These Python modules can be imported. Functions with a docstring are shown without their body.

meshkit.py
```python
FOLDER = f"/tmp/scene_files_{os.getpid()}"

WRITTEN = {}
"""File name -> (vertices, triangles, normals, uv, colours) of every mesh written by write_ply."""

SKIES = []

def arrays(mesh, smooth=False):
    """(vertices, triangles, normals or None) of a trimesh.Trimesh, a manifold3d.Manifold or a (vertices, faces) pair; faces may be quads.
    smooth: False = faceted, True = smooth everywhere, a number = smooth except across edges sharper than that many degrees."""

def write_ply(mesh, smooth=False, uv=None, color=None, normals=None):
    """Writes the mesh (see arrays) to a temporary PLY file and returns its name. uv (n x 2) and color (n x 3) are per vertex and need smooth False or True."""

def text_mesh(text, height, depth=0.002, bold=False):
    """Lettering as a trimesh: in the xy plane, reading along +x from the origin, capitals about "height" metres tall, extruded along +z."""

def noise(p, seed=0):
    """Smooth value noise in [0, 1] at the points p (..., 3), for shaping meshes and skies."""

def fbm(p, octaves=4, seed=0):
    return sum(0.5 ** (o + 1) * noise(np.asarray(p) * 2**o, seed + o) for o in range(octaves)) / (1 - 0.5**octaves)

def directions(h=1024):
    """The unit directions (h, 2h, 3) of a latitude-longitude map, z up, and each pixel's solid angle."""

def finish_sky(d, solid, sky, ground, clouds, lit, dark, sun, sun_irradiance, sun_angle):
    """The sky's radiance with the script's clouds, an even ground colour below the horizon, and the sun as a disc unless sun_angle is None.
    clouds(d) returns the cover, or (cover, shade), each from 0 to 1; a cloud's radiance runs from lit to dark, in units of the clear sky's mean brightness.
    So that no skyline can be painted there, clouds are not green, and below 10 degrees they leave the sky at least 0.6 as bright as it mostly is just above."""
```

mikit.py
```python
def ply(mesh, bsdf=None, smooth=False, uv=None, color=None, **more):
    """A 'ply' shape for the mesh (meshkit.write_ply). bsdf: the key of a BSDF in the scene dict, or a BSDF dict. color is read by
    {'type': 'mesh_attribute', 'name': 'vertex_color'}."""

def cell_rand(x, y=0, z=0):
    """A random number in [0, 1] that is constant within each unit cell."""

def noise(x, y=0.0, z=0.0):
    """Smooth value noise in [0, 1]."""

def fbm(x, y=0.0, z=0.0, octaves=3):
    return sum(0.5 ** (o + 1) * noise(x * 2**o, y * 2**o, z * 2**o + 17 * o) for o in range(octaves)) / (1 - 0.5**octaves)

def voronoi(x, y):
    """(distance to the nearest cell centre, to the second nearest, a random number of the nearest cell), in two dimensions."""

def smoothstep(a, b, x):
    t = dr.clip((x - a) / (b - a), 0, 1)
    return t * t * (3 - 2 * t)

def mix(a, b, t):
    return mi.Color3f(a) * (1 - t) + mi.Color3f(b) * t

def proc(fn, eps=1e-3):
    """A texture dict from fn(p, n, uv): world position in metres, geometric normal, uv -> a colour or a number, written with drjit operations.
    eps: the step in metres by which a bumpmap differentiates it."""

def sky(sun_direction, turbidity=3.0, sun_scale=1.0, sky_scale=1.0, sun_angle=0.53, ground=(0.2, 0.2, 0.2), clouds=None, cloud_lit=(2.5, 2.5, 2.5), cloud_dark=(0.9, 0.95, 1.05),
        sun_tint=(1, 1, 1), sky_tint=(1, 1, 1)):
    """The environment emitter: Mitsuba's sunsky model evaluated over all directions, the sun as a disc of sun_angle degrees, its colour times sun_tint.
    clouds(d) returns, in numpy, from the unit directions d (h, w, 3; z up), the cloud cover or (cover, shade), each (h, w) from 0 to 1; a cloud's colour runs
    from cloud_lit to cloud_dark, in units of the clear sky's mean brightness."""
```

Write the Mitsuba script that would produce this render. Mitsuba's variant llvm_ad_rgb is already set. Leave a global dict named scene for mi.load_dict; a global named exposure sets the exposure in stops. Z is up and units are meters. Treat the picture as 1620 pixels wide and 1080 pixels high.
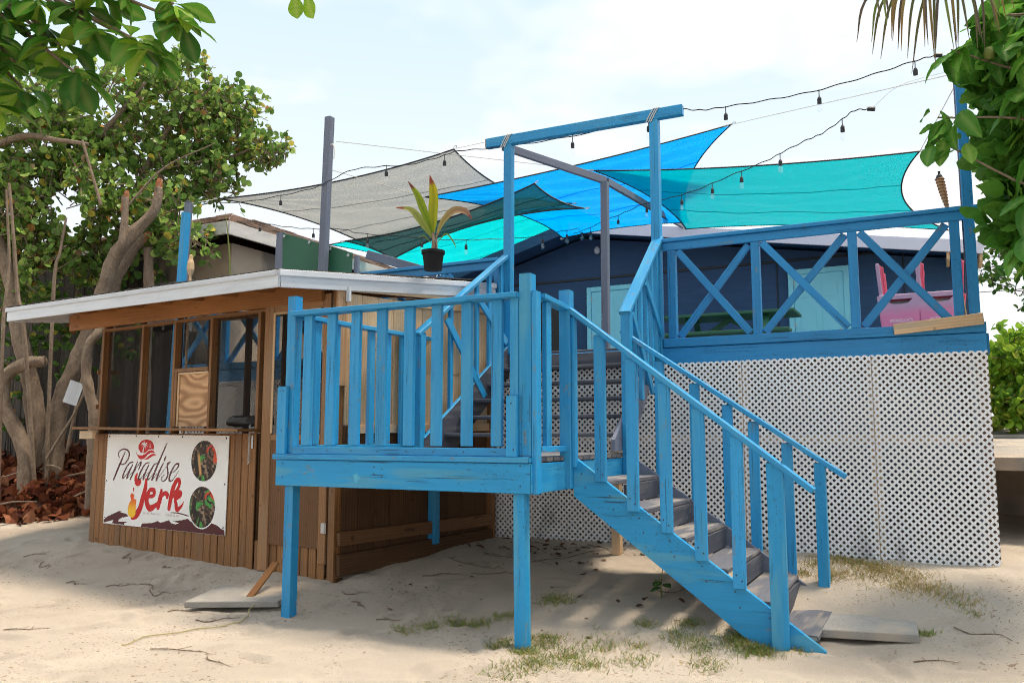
import math, random
import numpy as np, trimesh, shapely
from shapely.geometry import Polygon, Point, MultiPoint, LineString, box as sbox
from shapely.ops import unary_union
import drjit as dr
import mitsuba as mi, mikit, meshkit
from mikit import proc, noise, fbm, voronoi, smoothstep, mix, cell_rand
T = mi.ScalarTransform4f
scene, labels = {}, {}
rng = np.random.default_rng(7)
random.seed(7)

# ---------------------------------------------------------------- camera, sky, exposure
YAW, PITCH = math.radians(27.0), math.atan(150 / 1308)
CAM = np.array([2.685, -5.635, 1.55])
fw = np.array([-math.sin(YAW) * math.cos(PITCH), math.cos(YAW) * math.cos(PITCH), math.sin(PITCH)])
scene['camera'] = {'type': 'perspective', 'fov': 2 * math.degrees(math.atan(810 / 1308)), 'fov_axis': 'x', 'near_clip': 0.05, 'far_clip': 2000.0,
                   'to_world': T().look_at(origin=CAM.tolist(), target=(CAM + fw).tolist(), up=[0, 0, 1])}


def clouds(d):
    p = d / np.maximum(d[..., 2:3] + 0.10, 0.05)
    q = np.stack([p[..., 0], p[..., 1], p[..., 0] * 0 + 3.1], -1)
    a = meshkit.fbm(q * 1.7 + 1.3, 5, 3)
    b = meshkit.fbm(q * 0.6 + 11, 3, 5)
    white = np.clip((a * 0.72 + b * 0.28 - 0.46) / 0.12, 0, 1)
    low = np.clip(1.15 - d[..., 2] / 0.42, 0, 1)
    return 0.97 + 0 * white, np.clip(1 - np.maximum(white, low), 0, 1)


SUN = (0.26, 0.14, 0.955)
scene['sky'] = mikit.sky(SUN, turbidity=3, sun_scale=0.8, sun_angle=11.0, clouds=clouds, cloud_lit=(2.85, 2.86, 2.88), cloud_dark=(1.85, 2.28, 2.62), ground=(0.3, 0.26, 0.2))
exposure = 1.96


# ---------------------------------------------------------------- keys and parts
def key(name, parent=None):
    k = (parent + '__' if parent else '') + name
    if k not in used:
        used.add(k)
        return k
    n = counts.get(k, 0) + 1
    while f'{k}_{n:03d}' in used:
        n += 1
    counts[k] = n
    used.add(f'{k}_{n:03d}')
    return f'{k}_{n:03d}'


used, counts = set(), {}


def thing(name, label, cat, group=None, kind=None):
    k = key(name)
    labels[k] = {'label': label, 'category': cat}
    if group:
        labels[k]['group'] = group
    if kind:
        labels[k]['kind'] = kind
    return k


def merge(ms):
    """joins (vertices, triangles, uv)"""
    if not isinstance(ms, list):
        ms = [ms]
    V, F, U, n = [], [], [], 0
    for m in ms:
        if hasattr(m, 'vertices'):
            v, f = np.asarray(m.vertices), np.asarray(m.faces)
            m = (v, f, v[:, :2] + v[:, 2:] * 0.7)
        V.append(m[0]); F.append(np.asarray(m[1]) + n); U.append(m[2]); n += len(m[0])
    return np.vstack(V), np.vstack(F), np.vstack(U)


def add(name, ms, bsdf, parent=None, smooth=False, color=None, label=None, kind=None, self_key=False):
    v, f, u = merge(ms)
    k = name if self_key else key(name, parent)
    scene[k] = mikit.ply((v, f), bsdf, smooth=smooth, uv=u if smooth in (False, True) else None, color=color)
    if label or kind:
        labels.setdefault(k, {})
        if label: labels[k]['label'] = label
        if kind: labels[k]['kind'] = kind
    return k


# ---------------------------------------------------------------- mesh helpers
_c = np.array([[sx, sy, sz] for sx in (-1, 1) for sy in (-1, 1) for sz in (-1, 1)], float)
_t = [np.concatenate([_c[:, :i], _c[:, i:i + 1] * 1.0, _c[:, i + 1:]], 1) for i in range(3)]


def _topology():
    pts = chamfer_points(1, 1, 1, 0.1)
    from scipy.spatial import ConvexHull
    h = ConvexHull(pts)
    F = h.simplices.copy()
    for i, s in enumerate(F):
        a, b, c = pts[s]
        if np.dot(np.cross(b - a, c - a), a + b + c) < 0:
            F[i] = s[::-1]
    return F


def chamfer_points(L, W, H, ch):
    out = []
    h = np.array([L, W, H]) / 2
    for i in range(3):
        out.append(_c * (h - ch + np.eye(3)[i] * ch))
    return np.vstack(out)


_F = _topology()


def beam(p0, p1, w, h, up=(0, 0, 1), ch=0.004, skew=0.0):
    """a bevelled timber from p0 to p1, w wide across and h along up; uv = metres along and across the grain"""
    p0, p1 = np.asarray(p0, float), np.asarray(p1, float)
    d = p1 - p0
    L = np.linalg.norm(d)
    d = d / L
    s = np.cross(d, up); s = s / np.linalg.norm(s)
    u = np.cross(s, d); s = -s
    ch = min(ch, w * 0.3, h * 0.3)
    P = chamfer_points(L, w, h, ch)
    o = rng.uniform(0, 40, 2)
    U = np.zeros((24, 2))
    U[:8] = P[:8, 1:] + 3.3          # end grain
    U[8:16] = P[8:16][:, [0, 2]]
    U[16:] = P[16:][:, [0, 1]] + [0, 0.37]
    return (p0 + p1) / 2 + P @ np.stack([d, s, u]), _F, U + o


def bx(x0, x1, y0, y1, z0, z1, ch=0.004):
    c = [(x0 + x1) / 2, (y0 + y1) / 2, (z0 + z1) / 2]
    s = [abs(x1 - x0), abs(y1 - y0), abs(z1 - z0)]
    i = int(np.argmax(s))
    a, b = list(c), list(c)
    a[i] -= s[i] / 2; b[i] += s[i] / 2
    if i == 2: return beam(a, b, s[0], s[1], (0, 1, 0), ch)
    if i == 0: return beam(a, b, s[1], s[2], (0, 0, 1), ch)
    return beam(a, b, s[0], s[2], (0, 0, 1), ch)


def spline(P, n=8):
    P = np.asarray(P, float)
    if len(P) < 3: return np.linspace(P[0], P[-1], n + 1)
    Q = np.vstack([2 * P[0] - P[1], P, 2 * P[-1] - P[-2]])
    out = []
    for i in range(1, len(Q) - 2):
        t = np.linspace(0, 1, n, endpoint=False)[:, None]
        a, b, c, d = Q[i - 1], Q[i], Q[i + 1], Q[i + 2]
        out.append(0.5 * (2 * b + (c - a) * t + (2 * a - 5 * b + 4 * c - d) * t ** 2 + (3 * b - a - 3 * c + d) * t ** 3))
    return np.vstack(out + [P[-1:]])


def tube(P, r, n=8, wob=0.0):
    P = np.asarray(P, float)
    r = np.broadcast_to(np.asarray(r, float), (len(P),)).copy() if np.ndim(r) == 0 else np.interp(np.linspace(0, 1, len(P)), np.linspace(0, 1, len(r)), r)
    D = np.gradient(P, axis=0); D /= np.maximum(np.linalg.norm(D, axis=1, keepdims=True), 1e-9)
    ref = np.array([0.31, 0.17, 0.93]) if abs(D[0] @ [0, 0, 1]) < 0.9 else np.array([1.0, 0.2, 0.1])
    a = np.cross(D, ref); a /= np.maximum(np.linalg.norm(a, axis=1, keepdims=True), 1e-9)
    b = np.cross(D, a)
    th = np.arange(n) * 2 * np.pi / n
    rr = r[:, None] * np.ones(n)
    if wob:
        rr = rr * (1 + wob * (meshkit.noise(np.stack([P[:, :1] * 6 + np.cos(th) * 2, P[:, 1:2] * 6 + np.sin(th) * 2, P[:, 2:] * 6 + 0 * th], -1)) - 0.5) * 2)
    V = P[:, None] + rr[..., None] * (a[:, None] * np.cos(th)[:, None] + b[:, None] * np.sin(th)[:, None])
    m = len(P)
    V = np.vstack([V.reshape(-1, 3), P[:1], P[-1:]])
    i, j = np.meshgrid(np.arange(m - 1), np.arange(n), indexing='ij')
    A, B = i * n + j, i * n + (j + 1) % n
    F = np.vstack([np.stack([A, B, B + n], -1).reshape(-1, 3), np.stack([A, B + n, A + n], -1).reshape(-1, 3)])
    k = np.arange(n)
    F = np.vstack([F, np.stack([k * 0 + m * n, (k + 1) % n, k], 1), np.stack([k * 0 + m * n + 1, (m - 1) * n + k, (m - 1) * n + (k + 1) % n], 1)])
    L = np.r_[0, np.cumsum(np.linalg.norm(np.diff(P, axis=0), axis=1))]
    U = np.vstack([np.stack([np.repeat(L, n), np.tile(th * 0.05, m)], 1), [[0, 0]], [[L[-1], 0]]])
    return V, F[:, ::-1], U


def lathe(prof, n=16, at=(0, 0, 0), M=None):
    prof = np.asarray(prof, float)
    th = np.arange(n) * 2 * np.pi / n
    V = np.stack([prof[:, :1] * np.cos(th), prof[:, :1] * np.sin(th), prof[:, 1:] + 0 * th], -1).reshape(-1, 3)
    m = len(prof)
    i, j = np.meshgrid(np.arange(m - 1), np.arange(n), indexing='ij')
    A, B = i * n + j, i * n + (j + 1) % n
    F = np.vstack([np.stack([A, B, B + n], -1).reshape(-1, 3), np.stack([A, B + n, A + n], -1).reshape(-1, 3)])
    U = np.stack([np.repeat(prof[:, 1], n), np.tile(th * 0.1, m)], 1)
    if M is not None: V = V @ np.asarray(M)
    return V + np.asarray(at), F, U


def extrude(poly, depth, O, ex, ey, ez):
    """a shapely polygon in the plane (ex, ey) at O, raised along ez"""
    out = []
    for g in getattr(poly, 'geoms', [poly]):
        if g.is_empty or g.area < 1e-7 or not hasattr(g, 'exterior'): continue
        m = trimesh.creation.extrude_polygon(g, depth, engine='earcut')
        v = np.asarray(m.vertices)
        out.append((np.asarray(O) + v[:, :1] * np.asarray(ex) + v[:, 1:2] * np.asarray(ey) + v[:, 2:] * np.asarray(ez), np.asarray(m.faces), v[:, :2].copy()))
    return out


def sheet(P, uvs=None):
    """grid of points (n, m, 3)"""
    n, m = P.shape[:2]
    i, j = np.meshgrid(np.arange(n - 1), np.arange(m - 1), indexing='ij')
    A = i * m + j
    F = np.vstack([np.stack([A, A + m, A + m + 1], -1).reshape(-1, 3), np.stack([A, A + m + 1, A + 1], -1).reshape(-1, 3)])
    a, b = np.meshgrid(np.linspace(0, 1, n), np.linspace(0, 1, m), indexing='ij')
    return P.reshape(-1, 3), F, np.stack([a, b], -1).reshape(-1, 2) if uvs is None else uvs


# ---------------------------------------------------------------- materials
def grain(uv, along=2.2, across=70.0):
    return fbm(uv.x * along, uv.y * across, 0.0, 3)


def bump_grain(p, n, uv):
    crack = smoothstep(0.80, 0.86, noise(uv.x * 2.6, uv.y * 210.0, 7.0)) * smoothstep(0.58, 0.70, noise(uv.x * 1.7, uv.y * 17.0, 1.0))
    return fbm(uv.x * 3.0, uv.y * 90.0, 0.0, 2) * 0.8 - crack * 2.0


def paint(base, dark, worn=None, crack=1.0, bare=(0.13, 0.19, 0.22)):
    def fn(p, n, uv):
        g = grain(uv)
        c = mix([0.88 * q for q in base], [1.08 * q for q in base], g)
        blot = fbm(uv.x * 1.3, uv.y * 6.0, 4.0, 3)
        c = c * (0.90 + 0.22 * blot) * (0.90 + 0.2 * noise(uv.y * 0.8, 60.0, 3.0))
        chip = smoothstep(0.73, 0.75, fbm(uv.x * 9.0, uv.y * 22.0, 30.0, 3)) * smoothstep(0.5, 0.7, noise(uv.x * 1.3, uv.y * 2.0, 33.0))
        c = mix(c, bare, chip * 0.55 * crack)
        cr = smoothstep(0.80, 0.86, noise(uv.x * 2.6, uv.y * 210.0, 7.0)) * smoothstep(0.58, 0.70, noise(uv.x * 1.7, uv.y * 17.0, 1.0))
        c = mix(c, dark, cr * 0.62 * crack)
        knot = smoothstep(0.86, 0.9, noise(uv.x * 60.0, uv.y * 170.0, 3.0)) * smoothstep(0.6, 0.7, noise(uv.x * 1.1, uv.y * 3.0, 9.0))
        c = mix(c, dark, knot * 0.5 * crack)
        if worn is not None:
            w = smoothstep(0.46, 0.74, fbm(uv.x * 2.1, uv.y * 14.0, 12.0, 3))
            c = mix(c, worn, w * 0.6)
        return c
    return fn


def wood(a, b, weather=None):
    def fn(p, n, uv):
        ring = uv.y * 34.0 + 2.4 * noise(uv.x * 1.1, uv.y * 7.0, 2.0)
        g = 0.5 + 0.5 * dr.sin(ring * 6.2831)
        t = 0.45 * g + 0.55 * grain(uv, 2.5, 110.0)
        c = mix(a, b, t)
        c = c * (0.78 + 0.44 * noise(uv.x * 0.9, uv.y * 4.0, dr.floor(uv.x * 0.05) + 5.0))
        if weather is not None:
            c = mix(c, weather, smoothstep(0.45, 0.75, fbm(uv.x * 1.2, uv.y * 16.0, 8.0, 3)) * 0.7)
        kn = smoothstep(0.92, 0.97, noise(uv.x * 9.0, uv.y * 22.0, 21.0))
        return mix(c, [0.35 * q for q in a], kn * 0.6)
    return fn


def mat(name, fn_or_rgb, rough=0.6, spec=0.4, bump=None, scale=0.0006, two=True):
    col = {'type': 'rgb', 'value': list(fn_or_rgb)} if isinstance(fn_or_rgb, (tuple, list)) else proc(fn_or_rgb)
    b = {'type': 'principled', 'base_color': col, 'roughness': rough, 'specular': spec}
    if bump: b = {'type': 'bumpmap', 'arbitrary': proc(bump), 'scale': scale, 'nested': b}
    scene[name] = {'type': 'twosided', 'nested': b} if two else b


mat('m_blue', paint((0.016, 0.255, 0.535), (0.01, 0.05, 0.09), worn=(0.045, 0.29, 0.50)), 0.42, 0.45, bump_grain, 0.0007)
mat('m_blue_bare', paint((0.016, 0.255, 0.525), (0.02, 0.03, 0.03), worn=(0.085, 0.31, 0.43), crack=1.3), 0.5, 0.35, bump_grain, 0.0007)
mat('m_deckblue', paint((0.014, 0.215, 0.49), (0.008, 0.03, 0.07)), 0.42, 0.45, bump_grain, 0.0007)
mat('m_grey', paint((0.135, 0.155, 0.21), (0.04, 0.04, 0.05)), 0.5, 0.4, bump_grain, 0.0006)
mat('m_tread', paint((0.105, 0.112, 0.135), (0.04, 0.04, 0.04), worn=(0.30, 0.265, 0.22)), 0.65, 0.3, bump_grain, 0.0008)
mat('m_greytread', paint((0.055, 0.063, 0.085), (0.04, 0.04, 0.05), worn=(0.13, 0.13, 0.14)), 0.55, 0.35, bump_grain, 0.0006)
mat('m_white', paint((0.56, 0.60, 0.65), (0.30, 0.27, 0.22), crack=0.25, bare=(0.40, 0.38, 0.34)), 0.5, 0.4, bump_grain, 0.0004)
mat('m_siding', wood((0.15, 0.066, 0.022), (0.30, 0.142, 0.052), weather=(0.17, 0.10, 0.055)), 0.6, 0.35, bump_grain, 0.0008)
mat('m_header', wood((0.22, 0.09, 0.025), (0.36, 0.155, 0.05)), 0.55, 0.4, bump_grain, 0.0005)
mat('m_lumber', wood((0.47, 0.31, 0.17), (0.68, 0.49, 0.30), weather=(0.42, 0.36, 0.28)), 0.65, 0.3, bump_grain, 0.0006)
mat('m_ply', wood((0.36, 0.19, 0.085), (0.58, 0.36, 0.19), weather=(0.36, 0.25, 0.17)), 0.65, 0.3, bump_grain, 0.0006)
mat('m_figured', lambda p, n, uv: mix((0.33, 0.17, 0.08), (0.60, 0.37, 0.20), 0.5 + 0.5 * dr.sin(26.0 * fbm(uv.x * 2.2, uv.y * 4.5, 3.0, 2) + uv.y * 40.0)) * (0.85 + 0.3 * grain(uv, 3.0, 90.0)), 0.65, 0.3)
mat('m_shadewood', wood((0.095, 0.046, 0.02), (0.18, 0.09, 0.042)), 0.7, 0.3, bump_grain, 0.0006)  # brown wood with the shade below the landing put into its colour
mat('m_doorply', wood((0.20, 0.095, 0.04), (0.36, 0.20, 0.095), weather=(0.26, 0.17, 0.105)), 0.65, 0.3, bump_grain, 0.0006)
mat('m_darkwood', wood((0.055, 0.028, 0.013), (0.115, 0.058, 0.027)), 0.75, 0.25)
mat('m_black', (0.012, 0.012, 0.013), 0.45, 0.5)
mat('m_rubber', (0.012, 0.012, 0.013), 0.7, 0.2)
mat('m_navy', lambda p, n, uv: mix((0.020, 0.056, 0.125), (0.032, 0.082, 0.18), fbm(p.x * 0.9, p.z * 1.4, p.y, 4)) * (0.9 + 0.2 * noise(p.x * 3, p.z * 70, 1.0)), 0.65, 0.3)
mat('m_door', (0.22, 0.62, 0.76), 0.45, 0.4)
mat('m_lilac', (0.62, 0.63, 0.75), 0.6, 0.3)
mat('m_tgreen', (0.02, 0.11, 0.06), 0.5, 0.4)
mat('m_rope', (0.62, 0.60, 0.55), 0.8, 0.2)
mat('m_steel', (0.45, 0.45, 0.44), 0.4, 0.6)
mat('m_shingle', lambda p, n, uv: mix((0.05, 0.045, 0.04), (0.11, 0.10, 0.09), noise(p.x * 30, p.y * 30, p.z * 30)), 0.9, 0.2)


def concrete(p, n, uv):
    c = mix((0.21, 0.205, 0.19), (0.34, 0.32, 0.29), fbm(p.x * 5, p.y * 5, p.z * 5, 4))
    c = c * (0.82 + 0.36 * noise(p.x * 120, p.y * 120, p.z * 120))
    return mix(c, (0.40, 0.335, 0.265), smoothstep(0.5, 0.75, fbm(p.x * 3 + 9, p.y * 3, 2.0, 3)) * 0.7)


mat('m_concrete', concrete, 0.9, 0.2, lambda p, n, uv: noise(p.x * 90, p.y * 90, p.z * 90), 0.002)


def stucco(p, n, uv):
    c = mix((0.36, 0.28, 0.21), (0.50, 0.40, 0.30), fbm(p.x * 1.2, p.y * 1.2, p.z * 1.2, 4))
    return mix(c, (0.13, 0.12, 0.11), smoothstep(0.50, 0.7, fbm(p.x * 2.0 + 5, p.y * 2.0, p.z * 0.8, 3)) * 0.75)


mat('m_stucco', stucco, 0.9, 0.2)
mat('m_oldshingle', lambda p, n, uv: mix((0.17, 0.12, 0.095), (0.46, 0.36, 0.30), cell_rand(uv.x * 1.0, uv.y * 1.0, 2.0)) * (0.7 + 0.5 * noise(p.x * 9, p.y * 9, p.z * 9)), 0.9, 0.2)
mat('m_oldtrim', lambda p, n, uv: mix((0.42, 0.40, 0.38), (0.66, 0.64, 0.61), fbm(p.x * 3, p.y * 3, p.z * 9, 3)), 0.8, 0.25)


def sand_col(p, n, uv):
    c = mix((0.305, 0.265, 0.217), (0.395, 0.350, 0.293), fbm(p.x * 1.1, p.y * 1.1, 0.0, 4))
    c = c * (0.90 + 0.20 * noise(p.x * 190, p.y * 190, 3.0))
    back_tone = smoothstep(0.45, 0.75, fbm(p.x * 0.7 + 3, p.y * 0.7 + 8, 1.0, 3)) * smoothstep(-0.4, 1.6, p.y) * 0.55  # noise blotches of darker sand, stronger towards the back
    c = mix(c, (0.235, 0.195, 0.152), back_tone)
    sp = smoothstep(0.83, 0.87, noise(p.x * 55, p.y * 55, 9.0)) * smoothstep(0.42, 0.66, fbm(p.x * 1.5, p.y * 1.5, 6.0, 2))
    c = mix(c, (0.14, 0.09, 0.055), sp * 0.75)
    litter = smoothstep(0.0, 0.5, p.y - (1.62 + 0.51 * (p.x + 9.89)) + 0.5 * (fbm(p.x * 3, p.y * 3, 0.0, 3) - 0.5)) * smoothstep(-7.0, -8.0, p.x)
    return mix(c, (0.24, 0.18, 0.13), litter * 0.8)


mat('m_sand', sand_col, 0.95, 0.15, lambda p, n, uv: fbm(p.x * 70, p.y * 70, 0.0, 3), 0.006)


def cloth_bsdf(name, rgb, trans=1.0, through=0.10, wr=26.0):
    def fn(p, n, uv):
        w = noise(uv.x * wr, uv.y * 420.0, 1.0) * 0.5 + 0.5 * fbm(uv.x * 7.0 + uv.y * 3, uv.y * 150.0, 2.0, 2)
        return mi.Color3f(list(rgb)) * (0.80 + 0.40 * w)
    scene[name] = {'type': 'blendbsdf', 'weight': through, 'a': {'type': 'principledthin', 'base_color': proc(fn), 'roughness': 0.9, 'diff_trans': trans}, 'b': {'type': 'null'}}


cloth_bsdf('m_sailgrey', (0.50, 0.495, 0.46), 1.0, 0.12)
cloth_bsdf('m_sailblue', (0.0, 0.36, 0.95), 1.25, 0.05)
cloth_bsdf('m_sailteal', (0.0, 0.40, 0.46), 1.1, 0.06)
cloth_bsdf('m_sailturq', (0.0, 0.58, 0.62), 1.3, 0.03)
cloth_bsdf('m_sailoverlap', (0.02, 0.13, 0.13), 0.9, 0.16)  # shade of overlapping sails put into the cloth colour
scene['m_screen'] = {'type': 'blendbsdf', 'weight': 0.62, 'a': {'type': 'twosided', 'nested': {'type': 'diffuse', 'reflectance': {'type': 'rgb', 'value': [0.03, 0.03, 0.03]}}}, 'b': {'type': 'null'}}
scene['m_bulb'] = {'type': 'thindielectric'}


def leaf_bsdf(name, trans=0.75, gloss=0.25):
    c = {'type': 'mesh_attribute', 'name': 'vertex_color'}
    scene[name] = {'type': 'blendbsdf', 'weight': gloss, 'a': {'type': 'principledthin', 'base_color': c, 'roughness': 0.6, 'diff_trans': trans},
                   'b': {'type': 'twosided', 'nested': {'type': 'principled', 'base_color': c, 'roughness': 0.32, 'specular': 0.6}}}


leaf_bsdf('m_leaf', 0.95, 0.22)
leaf_bsdf('m_dry', 0.35, 0.1)
mat('m_bark', lambda p, n, uv: mix((0.13, 0.095, 0.068), (0.29, 0.225, 0.17), fbm(p.x * 9, p.y * 9, p.z * 4, 4)) * (0.75 + 0.5 * noise(p.x * 60, p.y * 60, p.z * 25)), 0.9, 0.2, lambda p, n, uv: fbm(p.x * 40, p.y * 40, p.z * 14, 2), 0.006)
mat('m_stemdark', (0.07, 0.055, 0.045), 0.9, 0.2)
mat('m_redwood', lambda p, n, uv: mix((0.36, 0.10, 0.045), (0.30, 0.19, 0.11), noise(p.x * 60, p.y * 60, p.z * 9)), 0.9, 0.2)
mat('m_twig', lambda p, n, uv: mix((0.09, 0.06, 0.045), (0.24, 0.18, 0.13), noise(p.x * 30, p.y * 30, p.z * 30)), 0.9, 0.2)


# ---------------------------------------------------------------- ground
def gz(x, y):
    """height of the sand"""
    x, y = np.asarray(x, float), np.asarray(y, float)
    v = np.clip(y, 0, None)
    z = 0.15 * np.minimum(v, 2.6) + 0.02 * np.clip(v - 2.6, 0, 5)
    s = np.clip((v - 0.0) / 0.6, 0, 1)
    return z * (0.55 + 0.45 * s)


xs = np.unique(np.concatenate([np.linspace(-400, -30, 12), np.linspace(-30, -9, 30), np.arange(-9, 5.2, 0.028), np.linspace(5.2, 30, 30), np.linspace(30, 400, 12)]))
ys = np.unique(np.concatenate([np.linspace(-300, -12, 12), np.linspace(-12, -3.2, 16), np.arange(-3.2, 4.2, 0.028), np.linspace(4.2, 16, 40), np.linspace(16, 500, 16)]))
GX, GY = np.meshgrid(xs, ys, indexing='ij')
P3 = np.stack([GX, GY, GX * 0], -1)
GZ = gz(GX, GY) + 0.055 * (meshkit.fbm(P3 * 0.9, 3, 2) - 0.5) + 0.045 * (meshkit.fbm(P3 * 4.0, 4, 4) - 0.5) * np.clip(1.5 - np.abs(GY) / 8, 0.2, 1)
for _ in range(240):
    fx, fy, fa = rng.uniform(-8, 4.5), rng.uniform(-3.0, 1.5), rng.uniform(0, 3.14)
    i0, i1 = np.searchsorted(xs, [fx - 0.4, fx + 0.4]); j0, j1 = np.searchsorted(ys, [fy - 0.4, fy + 0.4])
    X, Y = GX[i0:i1, j0:j1] - fx, GY[i0:i1, j0:j1] - fy
    a, b = X * math.cos(fa) + Y * math.sin(fa), -X * math.sin(fa) + Y * math.cos(fa)
    r2 = (a / 0.13) ** 2 + (b / 0.06) ** 2
    GZ[i0:i1, j0:j1] += rng.uniform(0.5, 1) * (-0.027 * np.exp(-r2) + 0.012 * np.exp(-((np.sqrt(r2) - 1.5) / 0.5) ** 2))
GZ -= 0.10 * np.exp(-((GX - 1.85) / 0.55) ** 2 - ((GY - 1.25) / 0.62) ** 2)
from scipy.interpolate import RegularGridInterpolator
_gi = RegularGridInterpolator((xs, ys), GZ)


def G(x, y):
    return _gi(np.stack(np.broadcast_arrays(np.asarray(x, float), np.asarray(y, float)), -1))


vv, ff, uu = sheet(np.stack([GX, GY, GZ], -1))
add('sand_ground', (vv, ff, uu), 'm_sand', smooth=True)
labels['sand_ground'] = {'label': 'pale beige beach sand with footprints in front of the deck', 'category': 'sand', 'kind': 'structure'}


# ---------------------------------------------------------------- raised deck with lattice skirt (front face in the plane y = 3.1)
ZL, ZD = 1.40, 2.54
deck = thing('raised_deck', 'raised blue timber deck with crossed railings above a white lattice skirt', 'deck')
U0, U1, VD = -7.45, 3.15, 3.1
add('floor', bx(U0, U1, VD + 0.05, 10.6, ZD - 0.06, ZD), 'm_grey', deck)
add('fascia', [bx(U0, U1, VD - 0.02, VD + 0.03, 2.315, 2.50)], 'm_deckblue', deck)
add('fascia', [bx(U1 - 0.03, U1 + 0.02, VD + 0.04, 10.5, 2.315, 2.50)], 'm_deckblue', deck)
for a, b in ((U0, -1.92), (0.10, U1)):
    add('bottom_rail', bx(a, b, VD - 0.045, VD + 0.05, 2.505, 2.60), 'm_deckblue', deck)
    add('top_rail', bx(a, b + (0.06 if b > 0 else 0), VD - 0.06, VD + 0.09, 3.665, 3.705), 'm_deckblue', deck)
    add('rail_board', bx(a, b, VD - 0.03, VD + 0.012, 3.575, 3.663), 'm_deckblue', deck)
posts = [-7.40, -6.45, -5.50, -4.57, -3.64, -2.72, -1.96] + [0.20, 1.095, 2.04, 2.94]
for i, u in enumerate(posts):
    w = 0.085
    add('rail_post', bx(u - w / 2, u + w / 2, VD - 0.028, VD + 0.06, 2.602, 3.574), 'm_deckblue', deck)
for a, b in list(zip(posts[:6], posts[1:7])) + list(zip(posts[7:10], posts[8:])):
    a, b = a + 0.05, b - 0.05
    for k, (za, zb) in enumerate(((2.62, 3.56), (3.56, 2.62))):
        y = VD + (-0.012 if k else 0.03)
        add('cross_brace', beam((a + 0.02, y, za), (b - 0.02, y, zb), 0.036, 0.075, (0, 0, 1)), 'm_deckblue', deck)
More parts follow.
